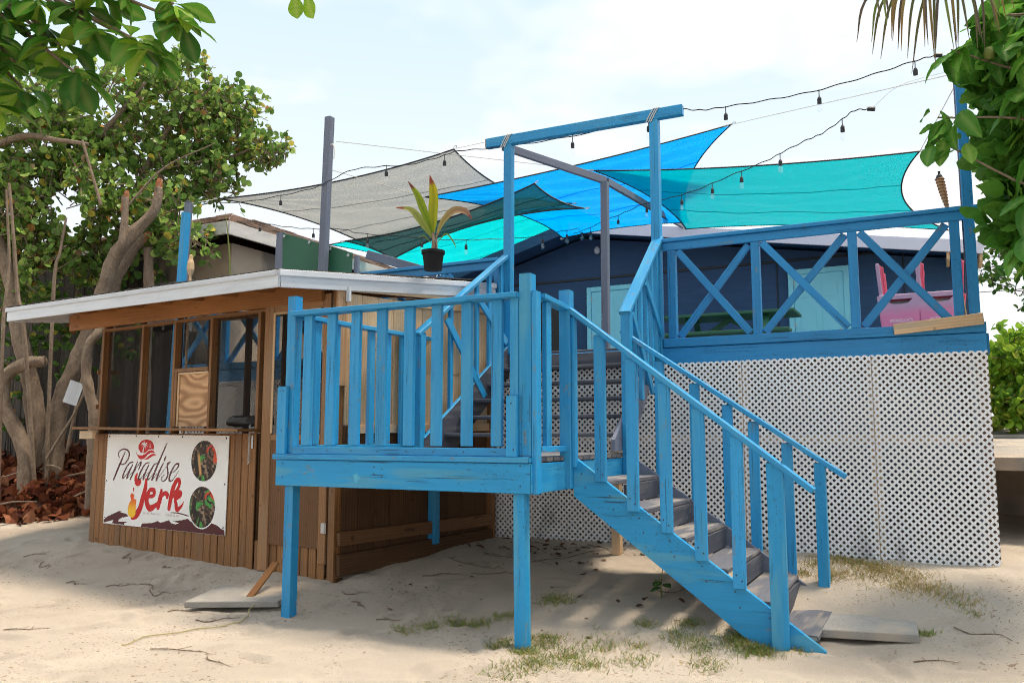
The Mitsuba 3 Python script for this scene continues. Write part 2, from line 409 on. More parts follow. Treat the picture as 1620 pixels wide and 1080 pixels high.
# right-hand corner post, tall and doubled with a dark post, and the left-hand pole
add('tall_post', bx(3.02, 3.11, VD - 0.055, VD + 0.045, 2.60, 5.12), 'm_deckblue', deck)
add('tall_post', bx(3.01, 3.085, VD + 0.06, VD + 0.14, 0.3, 5.1), 'm_grey', deck, label='dark grey post behind the blue corner post')
add('tall_post', beam((-7.52, VD, 0.4), (-7.36, VD, 4.95), 0.10, 0.10, (0, 1, 0)), 'm_blue', deck)
add('tall_post', beam((-7.59, VD + 0.11, 0.4), (-7.44, VD + 0.11, 5.16), 0.09, 0.09, (0, 1, 0)), 'm_grey', deck, label='grey post backing the left blue pole')
add('raw_board', beam((2.375, VD - 0.075, 2.565), (3.13, VD - 0.075, 2.625), 0.035, 0.105), 'm_lumber', deck, label='unpainted board nailed to the deck corner')
# posts and girts behind the skirt
for u in (-6.2, -4.95, -3.7, -2.45, -1.55, -0.32, 0.92, 2.16, 3.10):
    add('support_post', bx(u - 0.05, u + 0.05, VD + 0.045, VD + 0.145, 0.2, 2.40), 'm_lumber' if u < 3 else 'm_darkwood', deck)
for a in np.arange(-7.4, 3.0, 1.75):
    for y in (5.5, 8.0):
        add('support_post', bx(a - 0.05, a + 0.05, y, y + 0.1, 0.2, 2.42), 'm_darkwood', deck)
add('added_skirt', bx(U1 - 0.07, U1 - 0.03, VD + 0.16, 10.5, 0.2, 2.31), 'm_darkwood', deck)  # dark side board added to keep light out from under the deck
add('girt', bx(U0, U1 - 0.1, VD + 0.15, VD + 0.19, 1.48, 1.57), 'm_lumber', deck)
for y in np.arange(3.6, 10.5, 0.8):
    add('joist', bx(U0, U1, y, y + 0.045, 2.30, 2.475), 'm_darkwood', deck)


def lattice(w, h, p=0.0655, hole=0.0252):
    """two layers of crossed strips filling a w by h panel"""
    q = p / math.sqrt(2)
    sw = q - hole
    R = sbox(0, 0, w, h)
    layers = []
    for s in (1, -1):
        out = []
        n = int((w + h) / p) + 2
        for k in range(-n, n + 1):
            x0 = k * p + (0 if s > 0 else 0.0)
            a, b = np.array([x0, 0.0]) - np.array([s, 1]) * 0.1, np.array([x0 + s * h, h]) + np.array([s, 1]) * 0.1
            L = LineString([a, b]).buffer(sw / 2, cap_style=2).intersection(R)
            if not L.is_empty: out.append(L)
        layers.append(out)
    return layers


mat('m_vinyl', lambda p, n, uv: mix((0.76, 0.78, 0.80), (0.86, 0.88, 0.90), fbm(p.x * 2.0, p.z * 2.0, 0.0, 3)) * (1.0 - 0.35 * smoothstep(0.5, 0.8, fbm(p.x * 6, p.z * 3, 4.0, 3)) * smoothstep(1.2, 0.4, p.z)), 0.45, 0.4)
seams = [3.15, 2.16, 0.922, -0.316, -1.555, -2.793, -4.03, -5.27, -6.51, -7.45]
for b, a in zip(seams[:-1], seams[1:]):
    w = b - a - 0.006
    ms = []
    z0 = float(np.min(gz(np.array([a, b]), np.array([VD, VD])))) - 0.03
    for li, layer in enumerate(lattice(w, 2.335 - z0)):
        for L in layer:
            ms += extrude(L, 0.004, (a + 0.003, VD - 0.022 - 0.0012 * li, z0), (1, 0, 0), (0, 0, 1), (0, -1, 0))
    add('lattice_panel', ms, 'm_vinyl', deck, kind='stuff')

# ---------------------------------------------------------------- gantry over the stairs and the grey frame behind it
gan = thing('timber_gantry', 'bright blue post and beam gantry standing at the top of the upper stairs', 'gantry')
add('post', beam((-1.81, VD - 0.01, ZD - 0.02), (-1.80, VD - 0.01, 5.10), 0.10, 0.10, (0, 1, 0)), 'm_blue', gan)
add('post', beam((0.04, VD - 0.01, ZD - 0.2), (0.04, VD - 0.01, 5.085), 0.10, 0.10, (0, 1, 0)), 'm_blue', gan)
add('crossbeam', beam((-2.10, VD - 0.02, 5.155), (0.37, VD - 0.02, 5.14), 0.09, 0.115), 'm_blue', gan)
add('beam_end', bx(-2.112, -2.101, VD - 0.062, VD + 0.022, 5.10, 5.21), 'm_lumber', gan, label='bare sawn end of the crossbeam')
for u, z in ((-1.81, 5.15), (0.04, 5.14)):
    ms = []
    for q in (-0.03, 0.0, 0.025):
        L = np.array([[u - 0.05 + q, VD - 0.07, z - 0.09], [u + q, VD - 0.073, z], [u + 0.04 + q, VD - 0.07, z + 0.06], [u + 0.05 + q, VD, z + 0.066], [u + q, VD + 0.04, z]])
        ms.append(tube(spline(L, 5), 0.006, 6))
    add('rope_lashing', ms, 'm_rope', gan, smooth=True)
frm = thing('pergola', 'slim grey post and two grey beams running back from the gantry to the house roof', 'pergola')
add('post', beam((-1.19, 4.74, ZD), (-1.17, 4.72, 5.0), 0.095, 0.095, (0, 1, 0)), 'm_grey', frm)
add('crossbeam', beam((-1.93, VD + 0.07, 5.13), (-1.17, 4.76, 5.03), 0.05, 0.10), 'm_grey', frm)
add('crossbeam', beam((-1.165, 4.80, 5.03), (-1.50, 9.9, 5.62), 0.05, 0.10), 'm_grey', frm)

# ---------------------------------------------------------------- staircase: landing, lower flight to the right, upper flight to the deck
st = thing('staircase', 'peeling turquoise blue timber stairs with a square landing and slatted railings', 'staircase')
B = 'm_blue'
add('landing_fascia', bx(-2.50, -0.012, -0.035, 0.005, ZL - 0.275, ZL - 0.052), 'm_blue_bare', st)
add('landing_fascia', bx(-0.035, 0.005, 0.01, 2.05, ZL - 0.275, ZL - 0.052), B, st)
add('landing_fascia', bx(-2.49, -2.45, 0.01, 2.05, ZL - 0.275, ZL - 0.052), B, st)
add('rim_board', bx(-2.53, -0.02, -0.05, 0.09, ZL - 0.048, ZL - 0.004), B, st)
for k in range(14):
    y = 0.10 + k * 0.14
    add('landing_board', bx(-2.47, 0.012 if k > 4 else -0.01, y, y + 0.132, ZL - 0.045, ZL - 0.006), 'm_tread', st)
for k in range(5):
    add('joist', bx(-2.3 + k * 0.55, -2.26 + k * 0.55, 0.02, 2.05, ZL - 0.25, ZL - 0.055), 'm_darkwood', st)
# legs
add('leg', beam((-0.125, 0.055, -0.05), (-0.135, 0.055, ZL - 0.276), 0.095, 0.095, (0, 1, 0)), 'm_blue_bare', st)
add('leg', beam((-2.385, 0.06, -0.05), (-2.385, 0.06, ZL - 0.276), 0.095, 0.095, (0, 1, 0)), B, st)
add('leg', bx(-2.26, -2.165, 2.06, 2.155, 0.40, ZL - 0.06), B, st)
add('leg', bx(-0.27, -0.18, 2.36, 2.45, 0.2, ZL + 0.1), 'm_lumber', st, label='bare wood prop under the stairs')
# front railing
add('corner_post', bx(-0.125, -0.025, -0.005, 0.095, ZL, 2.80), 'm_blue_bare', st)
add('corner_post', bx(-0.022, 0.02, 0.0, 0.09, ZL - 0.28, 2.66), B, st)
add('post_board', bx(-0.20, -0.128, -0.012, 0.03, ZL, 2.635), B, st)
add('post_board', bx(-0.215, -0.127, -0.048, -0.008, ZL - 0.003, 1.86), B, st)
add('corner_post', bx(-2.45, -2.355, 0.0, 0.095, ZL, 2.80), B, st)
add('post_board', bx(-2.50, -2.40, -0.042, -0.003, ZL - 0.003, 1.99), B, st)
add('handrail', beam((-2.38, 0.02, 2.635), (-0.12, 0.02, 2.632), 0.14, 0.042), B, st)
add('bottom_rail', bx(-2.34, -0.13, -0.02, 0.092, ZL - 0.003, ZL + 0.06), B, st)
for k, u in enumerate((-2.255, -1.99, -1.735, -1.465, -1.185, -0.925, -0.645, -0.37)):
    du = rng.normal(0, 0.004, 2)
    add('baluster', beam((u + 0.045 + du[0], 0.02, ZL + 0.072), (u + 0.045 + du[1], 0.02, 2.612), 0.092, 0.042, (0, 1, 0)), B, st)
# left railing
add('handrail', beam((-2.385, 0.10, 2.625), (-2.30, 2.10, 2.625), 0.10, 0.04), B, st)
add('bottom_rail', beam((-2.39, 0.10, ZL + 0.05), (-2.30, 2.08, ZL + 0.05), 0.045, 0.045), B, st)
for k in range(7):
    y = 0.32 + 0.262 * k
    u = -2.385 + 0.0425 * (y - 0.1)
    add('baluster', beam((u, y, ZL + 0.074), (u, y, 2.604), 0.04, 0.09, (0, 1, 0)), B, st)
add('corner_post', bx(-2.36, -2.27, 2.06, 2.15, ZL, 2.78), B, st)
# short right railing and its newel
add('handrail', beam((0.0, 0.095, 2.63), (0.0, 0.58, 2.60), 0.10, 0.04), B, st)
add('bottom_rail', bx(-0.03, 0.02, 0.096, 0.57, ZL + 0.03, ZL + 0.075), B, st)
add('baluster', bx(-0.025, 0.017, 0.20, 0.29, ZL + 0.077, 2.60), B, st)
add('newel', bx(-0.045, 0.05, 0.575, 0.67, ZL - 0.27, 2.755), B, st)
add('newel', bx(0.052, 0.085, 0.60, 0.655, 1.30, 2.53), B, st)
# lower flight
NS, FS = 0.66, 2.02
for y in (NS, FS):
    L = beam((0.0, y, 1.245), (1.86, y, 0.005), 0.045, 0.265)
    poly = Polygon([(0.052, 1.385), (0.052, 1.07), (1.50, 0.02), (1.93, -0.03), (1.93, 0.07)])
    add('stringer', extrude(poly, 0.045, (0, y + 0.022, 0), (1, 0, 0), (0, 0, 1), (0, -1, 0)), 'm_blue_bare' if y < 1 else 'm_grey', st)
for k in range(1, 7):
    u, z = 0.31 * k, ZL - 0.207 * k
    tilt = rng.normal(0, 0.004)
    add('tread', beam((u - 0.13, NS + 0.024, z - 0.02 + tilt), (u - 0.13, FS - 0.024, z - 0.02 - tilt), 0.295, 0.042, ch=0.008), 'm_tread', st)
    if k > 1: add('riser', bx(u - 0.30, u - 0.28, NS + 0.42, FS - 0.026, z + 0.005, z + 0.162), 'm_greytread', st)
for k in range(3):
    add('cleat', beam((0.05 + k * 0.6, FS - 0.04, 1.15 - k * 0.41), (0.5 + k * 0.6, FS - 0.04, 0.85 - k * 0.41), 0.03, 0.09), 'm_grey', st)
near = [(0.295, 1.19), (0.56, 0.97), (0.825, 0.82), (1.085, 0.63), (1.36, 0.45)]
rz = lambda u: 2.575 - 0.765 * (u - 0.04)
for u, z in near:
    add('baluster', beam((u, NS - 0.045, z), (u + rng.normal(0, 0.004), NS - 0.045, rz(u) - 0.015), 0.092, 0.042, (0, 1, 0)), B, st)
add('newel', bx(1.575, 1.695, NS - 0.072, NS - 0.026, 0.03, rz(1.62) - 0.005), 'm_blue_bare', st)
add('handrail', beam((0.03, NS - 0.035, 2.595), (1.895, NS - 0.035, 1.165), 0.10, 0.042), B, st)
far = [0.35, 0.685, 0.985, 1.215, 1.50]
fz = lambda u: 2.555 - 0.675 * (u + 0.06)
for u in far:
    add('baluster', beam((u, FS + 0.045, 1.18 - 0.665 * (u - 0.1)), (u, FS + 0.045, fz(u) - 0.01), 0.092, 0.042, (0, 1, 0)), B, st)
add('newel', bx(1.725, 1.815, FS - 0.01, FS + 0.09, 0.12, fz(1.77)), 'm_blue_bare', st)
add('handrail', beam((-0.02, FS + 0.035, 2.575), (1.98, FS + 0.035, 1.205), 0.10, 0.042), B, st)
# upper flight
ZU = 0.19
UL = lambda y: -2.07 + 0.245 * (y - 1.95)
for k in range(1, 7):
    y, z = 2.0 + 0.22 * (k - 1), ZL + ZU * k
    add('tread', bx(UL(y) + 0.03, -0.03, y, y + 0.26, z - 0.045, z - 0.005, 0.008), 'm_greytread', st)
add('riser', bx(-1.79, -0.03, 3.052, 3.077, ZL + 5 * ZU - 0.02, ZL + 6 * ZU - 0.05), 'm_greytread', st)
poly = Polygon([(1.75, ZL + 0.01), (1.75, ZL + 0.12), (3.07, ZL + 6 * ZU + 0.07), (3.07, ZL + 6 * ZU - 0.28), (2.2, ZL + 0.01)])
add('stringer', extrude(poly, 0.04, (-0.035, 0, 0), (0, 1, 0), (0, 0, 1), (1, 0, 0)), 'm_grey', st)
dl = np.array([0.238, 0.971, 0])
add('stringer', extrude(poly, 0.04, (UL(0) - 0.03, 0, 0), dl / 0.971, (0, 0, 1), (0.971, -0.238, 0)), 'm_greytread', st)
add('stringer_cap', beam((UL(1.75) - 0.01, 1.75, ZL + 0.128), (UL(3.06) - 0.01, 3.06, ZL + 6 * ZU + 0.078), 0.05, 0.012), B, st)
for side, f, (ya, za), (yb, zb) in (('left', lambda y: UL(y) - 0.035, (1.66, 2.62), (3.10, 3.735)), ('right', lambda y: 0.055, (1.93, 2.735), (3.10, 3.735))):
    H = lambda y: za + (zb - za) * (y - ya) / (yb - ya)
    add('handrail', beam((f(ya), ya, za), (f(yb), yb, zb), 0.115, 0.04), B, st)
    add('newel', beam((f(ya + 0.06), ya + 0.06, ZL - (0.25 if side == 'right' else 0.0)), (f(ya + 0.06), ya + 0.06, H(ya + 0.06) - 0.02), 0.095, 0.095, (0, 1, 0)), B, st)
    for y in np.linspace(ya + 0.30, 2.98, 6 if side == 'left' else 5):
        add('baluster', beam((f(y), y, ZL + 0.02 + max(0.03, (y - 1.85) * 0.87)), (f(y), y, H(y) - 0.025), 0.04, 0.06, (0, 1, 0)), B, st)
    add('brace', beam((f(2.06) + 0.04, 2.06, H(2.06) - 0.10), (f(2.66) + 0.04, 2.66, 2.0), 0.03, 0.08), B, st)
    add('brace', beam((f(2.5) + 0.04, 2.50, H(2.5) - 0.1), (f(3.03) + 0.04, 3.03, 2.65), 0.03, 0.08), B, st)

mat('m_nail', (0.05, 0.035, 0.03), 0.5, 0.4)
mat('m_patch', lambda p, n, uv: mix((0.05, 0.33, 0.55), (0.10, 0.42, 0.58), noise(p.x * 60, p.y * 60, p.z * 60)), 0.5, 0.4)
nl = []


def nail(x, y, z, r=0.0065, ax=(0, -1, 0)):
    ez = np.array(ax, float); ex = np.array([0.0, 0, 1]); ey = np.cross(ez, ex)
    nl.append(lathe([(r, 0), (r * 0.8, 0.0015), (0, 0.002)], 8, (x, y, z), np.stack([ex, ey, ez])))


for x, z in ((-1.36, 1.335), (-1.44, 1.30), (-1.36, 1.285), (-1.44, 1.245), (-1.36, 1.225), (-2.42, 1.32), (-2.42, 1.2), (-0.10, 1.33), (-0.10, 1.18)):
    nail(x, -0.0355, z)
for x, z in ((-2.43, 1.95), (-2.47, 1.95), (-2.44, 1.60), (-0.17, 1.80), (-0.15, 1.45)):
    nail(x, -0.0425 if x < -1 else -0.0485, z)
for u in (-2.255, -1.99, -1.735, -1.465, -1.185, -0.925, -0.645, -0.37):
    nail(u + 0.045, -0.0203, ZL + 0.03)
for u, z in near:
    nail(u - 0.02, NS - 0.0665, z + 0.10); nail(u + 0.02, NS - 0.0665, z + 0.06)
for k in range(7):
    nail(0.12 + 0.24 * k, NS - 0.0235, 1.25 - 0.165 * k); nail(0.15 + 0.24 * k, NS - 0.0235, 1.14 - 0.165 * k)
add('nail', nl, 'm_nail', st, kind='stuff')
add('paint_patch', extrude(Polygon([(0.03 * math.cos(a) * (1 + 0.3 * math.sin(3 * a + 1)), 0.04 * math.sin(a) * (1 + 0.25 * math.cos(5 * a))) for a in np.linspace(0, 6.2, 24)]), 0.001, (-1.62, -0.0352, 1.205), (1, 0, 0), (0, 0, 1), (0, -1, 0)), 'm_patch', st, label='pale smear of newer paint on the landing fascia')

# ---------------------------------------------------------------- food kiosk
C0, E1, E2, N1 = np.array([-2.60, 0.95]), np.array([-0.9925, 0.122]), np.array([0.2957, 0.9553]), np.array([-0.122, -0.9925])


def K(t, s, z):
    return np.array([*(C0 + t * E1 + s * E2), z])


def kb(t0, t1, s, z0, z1, d, up=(0, 0, 1), ch=0.003):
    """board along the front, d deep (centred on s)"""
    return beam(K(t0, s, (z0 + z1) / 2), K(t1, s, (z0 + z1) / 2), d, z1 - z0, up, ch)


def kv(t, s, z0, z1, w, d, ch=0.003):
    """upright, w along the front and d deep"""
    return beam(K(t, s, z0), K(t, s, z1), w, d, (*N1, 0), ch)


def ks(s0, s1, t, z0, z1, d, ch=0.003):
    """board along the side wall"""
    return beam(K(t, s0, (z0 + z1) / 2), K(t, s1, (z0 + z1) / 2), d, z1 - z0, (0, 0, 1), ch)


kio = thing('food_kiosk', 'brown timber food kiosk with screened counter and white edged sloping roof', 'kiosk')
S = 'm_siding'
n = 0
t = 1.22
while t < 4.33:
    w = 0.118
    o = rng.normal(0, 0.003)
    add('siding_board', kv(t + w / 2, -0.012 + o, 0.13 + rng.uniform(0, 0.02), 1.585, w - 0.009, 0.02, 0.005), S, kio)
    t += w
t = 0.14
while t < 1.15:
    add('siding_board', kv(t + 0.055, -0.012, 0.10, 0.46, 0.105, 0.02, 0.005), S, kio)
    t += 0.118
add('skid', kb(0.0, 4.4, 0.05, 0.06, 0.17, 0.10), 'm_darkwood', kio)
add('floor', extrude(Polygon([K(t, s, 0)[:2] for t, s in ((0.1, 0.06), (4.3, 0.06), (4.3, 1.5), (0.1, 2.0))]), 0.05, (0, 0, 0.40), (1, 0, 0), (0, 1, 0), (0, 0, 1)), 'm_darkwood', kio)
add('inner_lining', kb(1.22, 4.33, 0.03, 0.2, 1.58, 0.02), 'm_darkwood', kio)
for t in (1.235, 2.07, 2.765, 3.43, 4.31):
    add('stud', kv(t, 0.02, 1.585, 2.93, 0.042, 0.09), 'm_siding', kio)
add('door_jamb', kv(1.195, 0.07, 0.1, 2.95, 0.04, 0.10), 'm_darkwood', kio)  # jamb coloured dark to carry the shade of the door gap
add('corner_stud', kv(0.06, 0.02, 0.10, 3.02, 0.09, 0.09), 'm_siding', kio)
add('corner_stud', kv(4.33, 0.05, 0.10, 3.05, 0.06, 0.09), 'm_siding', kio)
add('header', beam(K(0.2, -0.06, 3.03), K(5.05, -0.06, 3.06), 0.04, 0.21), 'm_header', kio)
add('header', kb(0.15, 4.35, 0.02, 2.90, 2.93, 0.09), 'm_siding', kio)
add('counter', beam(K(1.19, -0.10, 1.615), K(4.45, -0.10, 1.655), 0.36, 0.03), 'm_siding', kio)
add('counter_bracket', kb(4.05, 4.36, -0.2, 1.52, 1.62, 0.04), 'm_lumber', kio)
add('screen', sheet(np.array([[K(1.24, 0.055, 1.6), K(1.24, 0.055, 2.9)], [K(4.3, 0.055, 1.6), K(4.3, 0.055, 2.9)]])), 'm_screen', kio)
sh = add('shutter', kb(2.10, 2.66, 0.0, 1.66, 2.29, 0.012), 'm_figured', kio)
add('frame', [kb(2.09, 2.73, -0.015, 2.30, 2.345, 0.03), kv(2.70, -0.015, 1.66, 2.30, 0.05, 0.03)], 'm_siding', sh)
add('trim', [kb(2.10, 2.675, -0.012, 2.272, 2.294, 0.012), kv(2.655, -0.013, 1.66, 2.272, 0.03, 0.012)], 'm_lumber', sh)
# door, hinged at the right corner, free edge standing slightly out
dr_ = add('door', [], '', kio) if False else key('door', kio)
DE = K(1.08, -0.05, 0)[:2]
HE = K(0.12, -0.02, 0)[:2]
dd = (DE - HE) / np.linalg.norm(DE - HE)
D = lambda a, z, o=0.0: np.array([*(HE + dd * a + np.array([dd[1], -dd[0]]) * -o), z])
W_ = float(np.linalg.norm(DE - HE))
fr = [beam(D(W_ - 0.07, 0.17), D(W_ - 0.07, 3.07), 0.14, 0.035, (dd[1], -dd[0], 0)), beam(D(0.05, 0.3), D(0.05, 3.0), 0.10, 0.035, (dd[1], -dd[0], 0)),
      beam(D(0.1, 2.93), D(W_ - 0.14, 2.93), 0.034, 0.14), beam(D(0.1, 0.45 + 1.09), D(W_ - 0.14, 0.45 + 1.09), 0.034, 0.06)]
v, f, u = merge(fr)
scene[dr_] = mikit.ply((v, f), 'm_doorply', uv=u)
add('lower_panel', beam(D(W_ / 2, 0.44), D(W_ / 2, 1.52), W_ - 0.2, 0.012, (dd[1], -dd[0], 0)), 'm_shadewood', dr_)
add('trim', [beam(D(W_ - 0.155, 1.58, 0.02), D(W_ - 0.155, 2.86, 0.02), 0.03, 0.012, (dd[1], -dd[0], 0)), beam(D(0.12, 2.85, 0.02), D(W_ - 0.17, 2.85, 0.02), 0.012, 0.03)], 'm_lumber', dr_)
add('screen', sheet(np.array([[D(0.1, 1.57), D(0.1, 2.86)], [D(W_ - 0.14, 1.57), D(W_ - 0.14, 2.86)]])), 'm_screen', dr_)
hg = [beam(D(0.02, 0.60, 0.022), D(0.02, 0.70, 0.022), 0.07, 0.006, (dd[1], -dd[0], 0)), tube([D(0.0, 0.6, 0.028), D(0.0, 0.7, 0.028)], 0.008, 8)]
add('hinge', hg, 'm_steel', dr_)
add('latch', [kv(1.27, -0.03, 1.42, 1.56, 0.025, 0.01)], 'm_white', kio)
# chain hanging by the counter end
ch = []
for k in range(16):
    ch.append(tube(np.array([K(1.30 + 0.008 * math.cos(a + k % 2), -0.045 + 0.006 * math.sin(a), 1.66 - 0.026 * k + 0.017 * math.sin(a)) for a in np.linspace(0, 6.283, 9)]), 0.003, 5))
add('chain', ch, 'm_steel', kio)
# side wall
for a in np.arange(0.06, 2.1, 0.2):
    b = min(a + 0.195, 2.11)
    add('side_board', beam(K(0.012, (a + b) / 2, 1.66), K(0.012, (a + b) / 2, 3.0), b - a, 0.016, (*-np.array([E2[1], -E2[0]]), 0)), 'm_lumber', kio)
    add('side_board', beam(K(0.015, (a + b) / 2, 0.4), K(0.015, (a + b) / 2, 1.655), b - a, 0.014, (*-np.array([E2[1], -E2[0]]), 0)), 'm_darkwood', kio)  # lower boards coloured dark for the shade under the landing
add('side_header', beam(K(-0.015, 0.05, 3.065), K(-0.015, 2.1, 3.17), 0.036, 0.10), 'm_lumber', kio)
add('side_header', beam(K(-0.012, 0.9, 2.98), K(-0.012, 2.1, 3.04), 0.036, 0.08), 'm_lumber', kio)
add('side_rail', beam(K(-0.01, 0.1, 1.62), K(-0.01, 2.1, 1.66), 0.03, 0.09), 'm_lumber', kio)
add('sill_beam', beam(K(-0.02, 0.0, 0.55), K(-0.02, 2.1, 0.60), 0.07, 0.13), 'm_shadewood', kio)
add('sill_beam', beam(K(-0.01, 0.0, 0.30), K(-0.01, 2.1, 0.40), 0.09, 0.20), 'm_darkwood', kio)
add('corner_stud', beam(K(0.0, 2.1, 0.25), K(0.0, 2.1, 3.2), 0.09, 0.09, (0, 1, 0)), 'm_siding', kio)
add('corner_stud', beam(K(-0.005, 0.0, 2.05), K(-0.005, 0.0, 3.08), 0.04, 0.12, (*E2, 0)), 'm_ply', kio)
SB = lambda t: (2.98 - 0.95 - 0.122 * t) / 0.9553
# open stud walls at the back and on the left
for t in (0.75, 1.35, 1.95, 2.35, 3.05, 3.7, 4.3):
    add('stud', kv(t, SB(t) - 0.06, 0.4, 3.2, 0.045, 0.09), 'm_darkwood', kio)
for s in (0.5, 1.0, 1.45):
    add('stud', beam(K(4.33, s, 0.4), K(4.33, s, 3.2), 0.09, 0.045, (*N1, 0)), 'm_darkwood', kio)
for z in (1.9, 2.35):
    add('wall_batten', ks(-0.02, 0.25, 4.40, z, z + 0.06, 0.03), 'm_siding', kio)
add('wall_plate', beam(K(0.05, SB(0.05) - 0.06, 3.22), K(4.35, SB(4.35) - 0.06, 3.22), 0.09, 0.06), 'm_siding', kio)
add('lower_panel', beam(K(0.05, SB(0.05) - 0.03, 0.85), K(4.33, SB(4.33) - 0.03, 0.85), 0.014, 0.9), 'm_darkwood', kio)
# roof: soffit boards, rafters, white fascias, dark shingles
s0, s1, tr, tl = -0.75, 2.13, -0.01, 5.2
rz_ = lambda t, s: 3.095 + 0.088 * (s - s0) + 0.018 * t
rf = key('roof', kio)
SR = lambda t: (2.985 - 0.95 - 0.122 * t) / 0.9553


def roof_slab(t0, t1, sa, sb, dz0, dz1):
    q0, q1 = min(sb, SR(t0)), min(sb, SR(t1))
    P = [K(t, s, rz_(t, s) + dz) for dz in (dz0, dz1) for t, s in ((t0, sa), (t1, sa), (t1, q1), (t0, q0))]
    F = np.array([[0, 1, 2], [0, 2, 3], [4, 6, 5], [4, 7, 6], [0, 4, 5], [0, 5, 1], [1, 5, 6], [1, 6, 2], [2, 6, 7], [2, 7, 3], [3, 7, 4], [3, 4, 0]])
    U = np.array([[t, s] for t, s in ((t0, sa), (t1, sa), (t1, sb), (t0, sb))] * 2)
    return np.array(P), F, U


v, f, u = merge(roof_slab(tr + 0.02, tl - 0.02, s0 + 0.03, s1, 0.0, 0.018))
scene[rf] = mikit.ply((v, f), 'm_header', uv=u)
nrow = 7
for r in range(nrow):
    sa, sb = s0 - 0.02 + (s1 - s0) * r / nrow, s0 + (s1 - s0) * (r + 1) / nrow + 0.03
    tt = tr - 0.02
    row = []
    while tt < tl + 0.015:
        if SR(tt + 0.3) < sa + 0.05: break
        te = min(tt + rng.uniform(0.25, 0.35), tl + 0.02)
        row.append(roof_slab(tt, te - 0.006, sa + rng.uniform(0, 0.015), sb, 0.022 + 0.004 * r + rng.uniform(0, 0.006), 0.032 + 0.004 * r + rng.uniform(0, 0.008)))
        tt = te
    add('shingle_course', row, 'm_shingle', rf)
for t in np.arange(0.35, 5.1, 0.6):
    add('rafter', beam(K(t, s0 + 0.04, rz_(t, s0) - 0.05), K(t, SR(t) - 0.05, rz_(t, SR(t)) - 0.05), 0.04, 0.09), 'm_header', rf)
fh = 0.165
add('fascia', beam(K(tr - 0.042, s0, rz_(tr, s0) - fh / 2 + 0.02), K(tl, s0, rz_(tl, s0) - fh / 2 + 0.005), 0.022, fh), 'm_white', rf)
add('fascia', beam(K(tl + 0.02, s0 + 0.02, rz_(tl, s0) - fh / 2), K(tl + 0.02, SR(tl), rz_(tl, SR(tl)) - fh / 2), 0.022, fh), 'm_white', rf)
add('fascia', beam(K(tr - 0.03, s0 + 0.012, rz_(tr, s0) - fh / 2 + 0.02), K(tr - 0.03, s1, rz_(tr, s1) - fh / 2 + 0.01), 0.022, fh), 'm_white', rf)
add('drip_edge', beam(K(tr - 0.05, s0 - 0.01, rz_(tr, s0) - 0.005), K(tr - 0.05, s1, rz_(tr, s1) - 0.01), 0.02, 0.06), 'm_white', rf)
add('drip_edge', beam(K(tr - 0.03, s0 - 0.02, rz_(tr, s0) - 0.005), K(tl + 0.02, s0 - 0.02, rz_(tl, s0) - 0.012), 0.018, 0.05), 'm_white', rf)
add('fascia_stop', beam(K(tr - 0.045, 0.03, 2.90), K(tr - 0.045, 0.03, 3.06), 0.05, 0.03, (*N1, 0)), 'm_white', rf)

# ---------------------------------------------------------------- printed sign on the kiosk front
RX = np.array([0.9925, -0.122, 0]); NZ = np.array([-0.122, -0.9925, 0]); UP = np.array([0, 0, 1.0])
SO = K(4.05, 0, 0) + NZ * 0.030
mat('m_signwhite', lambda p, n, uv: mix((0.70, 0.70, 0.68), (0.80, 0.80, 0.79), fbm(p.x * 2, p.z * 2, 0.0, 3)), 0.4, 0.4)
mat('m_maroon', (0.075, 0.012, 0.016), 0.5, 0.3)
mat('m_red', (0.50, 0.010, 0.012), 0.5, 0.3)
mat('m_flame', lambda p, n, uv: mix((0.85, 0.50, 0.03), (0.72, 0.09, 0.01), smoothstep(0.64, 0.82, p.z)), 0.5, 0.3)
mat('m_grey_print', (0.45, 0.36, 0.36), 0.5, 0.3)
sgn = thing('printed_sign', 'white printed sign reading Paradise Jerk with two oval food pictures, fixed under the kiosk counter', 'sign')
quad = Polygon([(-0.005, 0.478), (2.385, 0.478), (2.395, 1.558), (0.0, 1.578)])
add('board', extrude(quad, 0.008, SO, RX, UP, NZ), 'm_signwhite', sgn)
SP = SO + NZ * 0.008


def stroke(pts, dense=6):
    P = spline(np.array(pts), dense)
    d = [Point(x, y).buffer(max(w / 2, 0.003), 6) for x, y, w in P]
    return unary_union([MultiPoint([*a.exterior.coords, *b.exterior.coords]).convex_hull for a, b in zip(d[:-1], d[1:])])


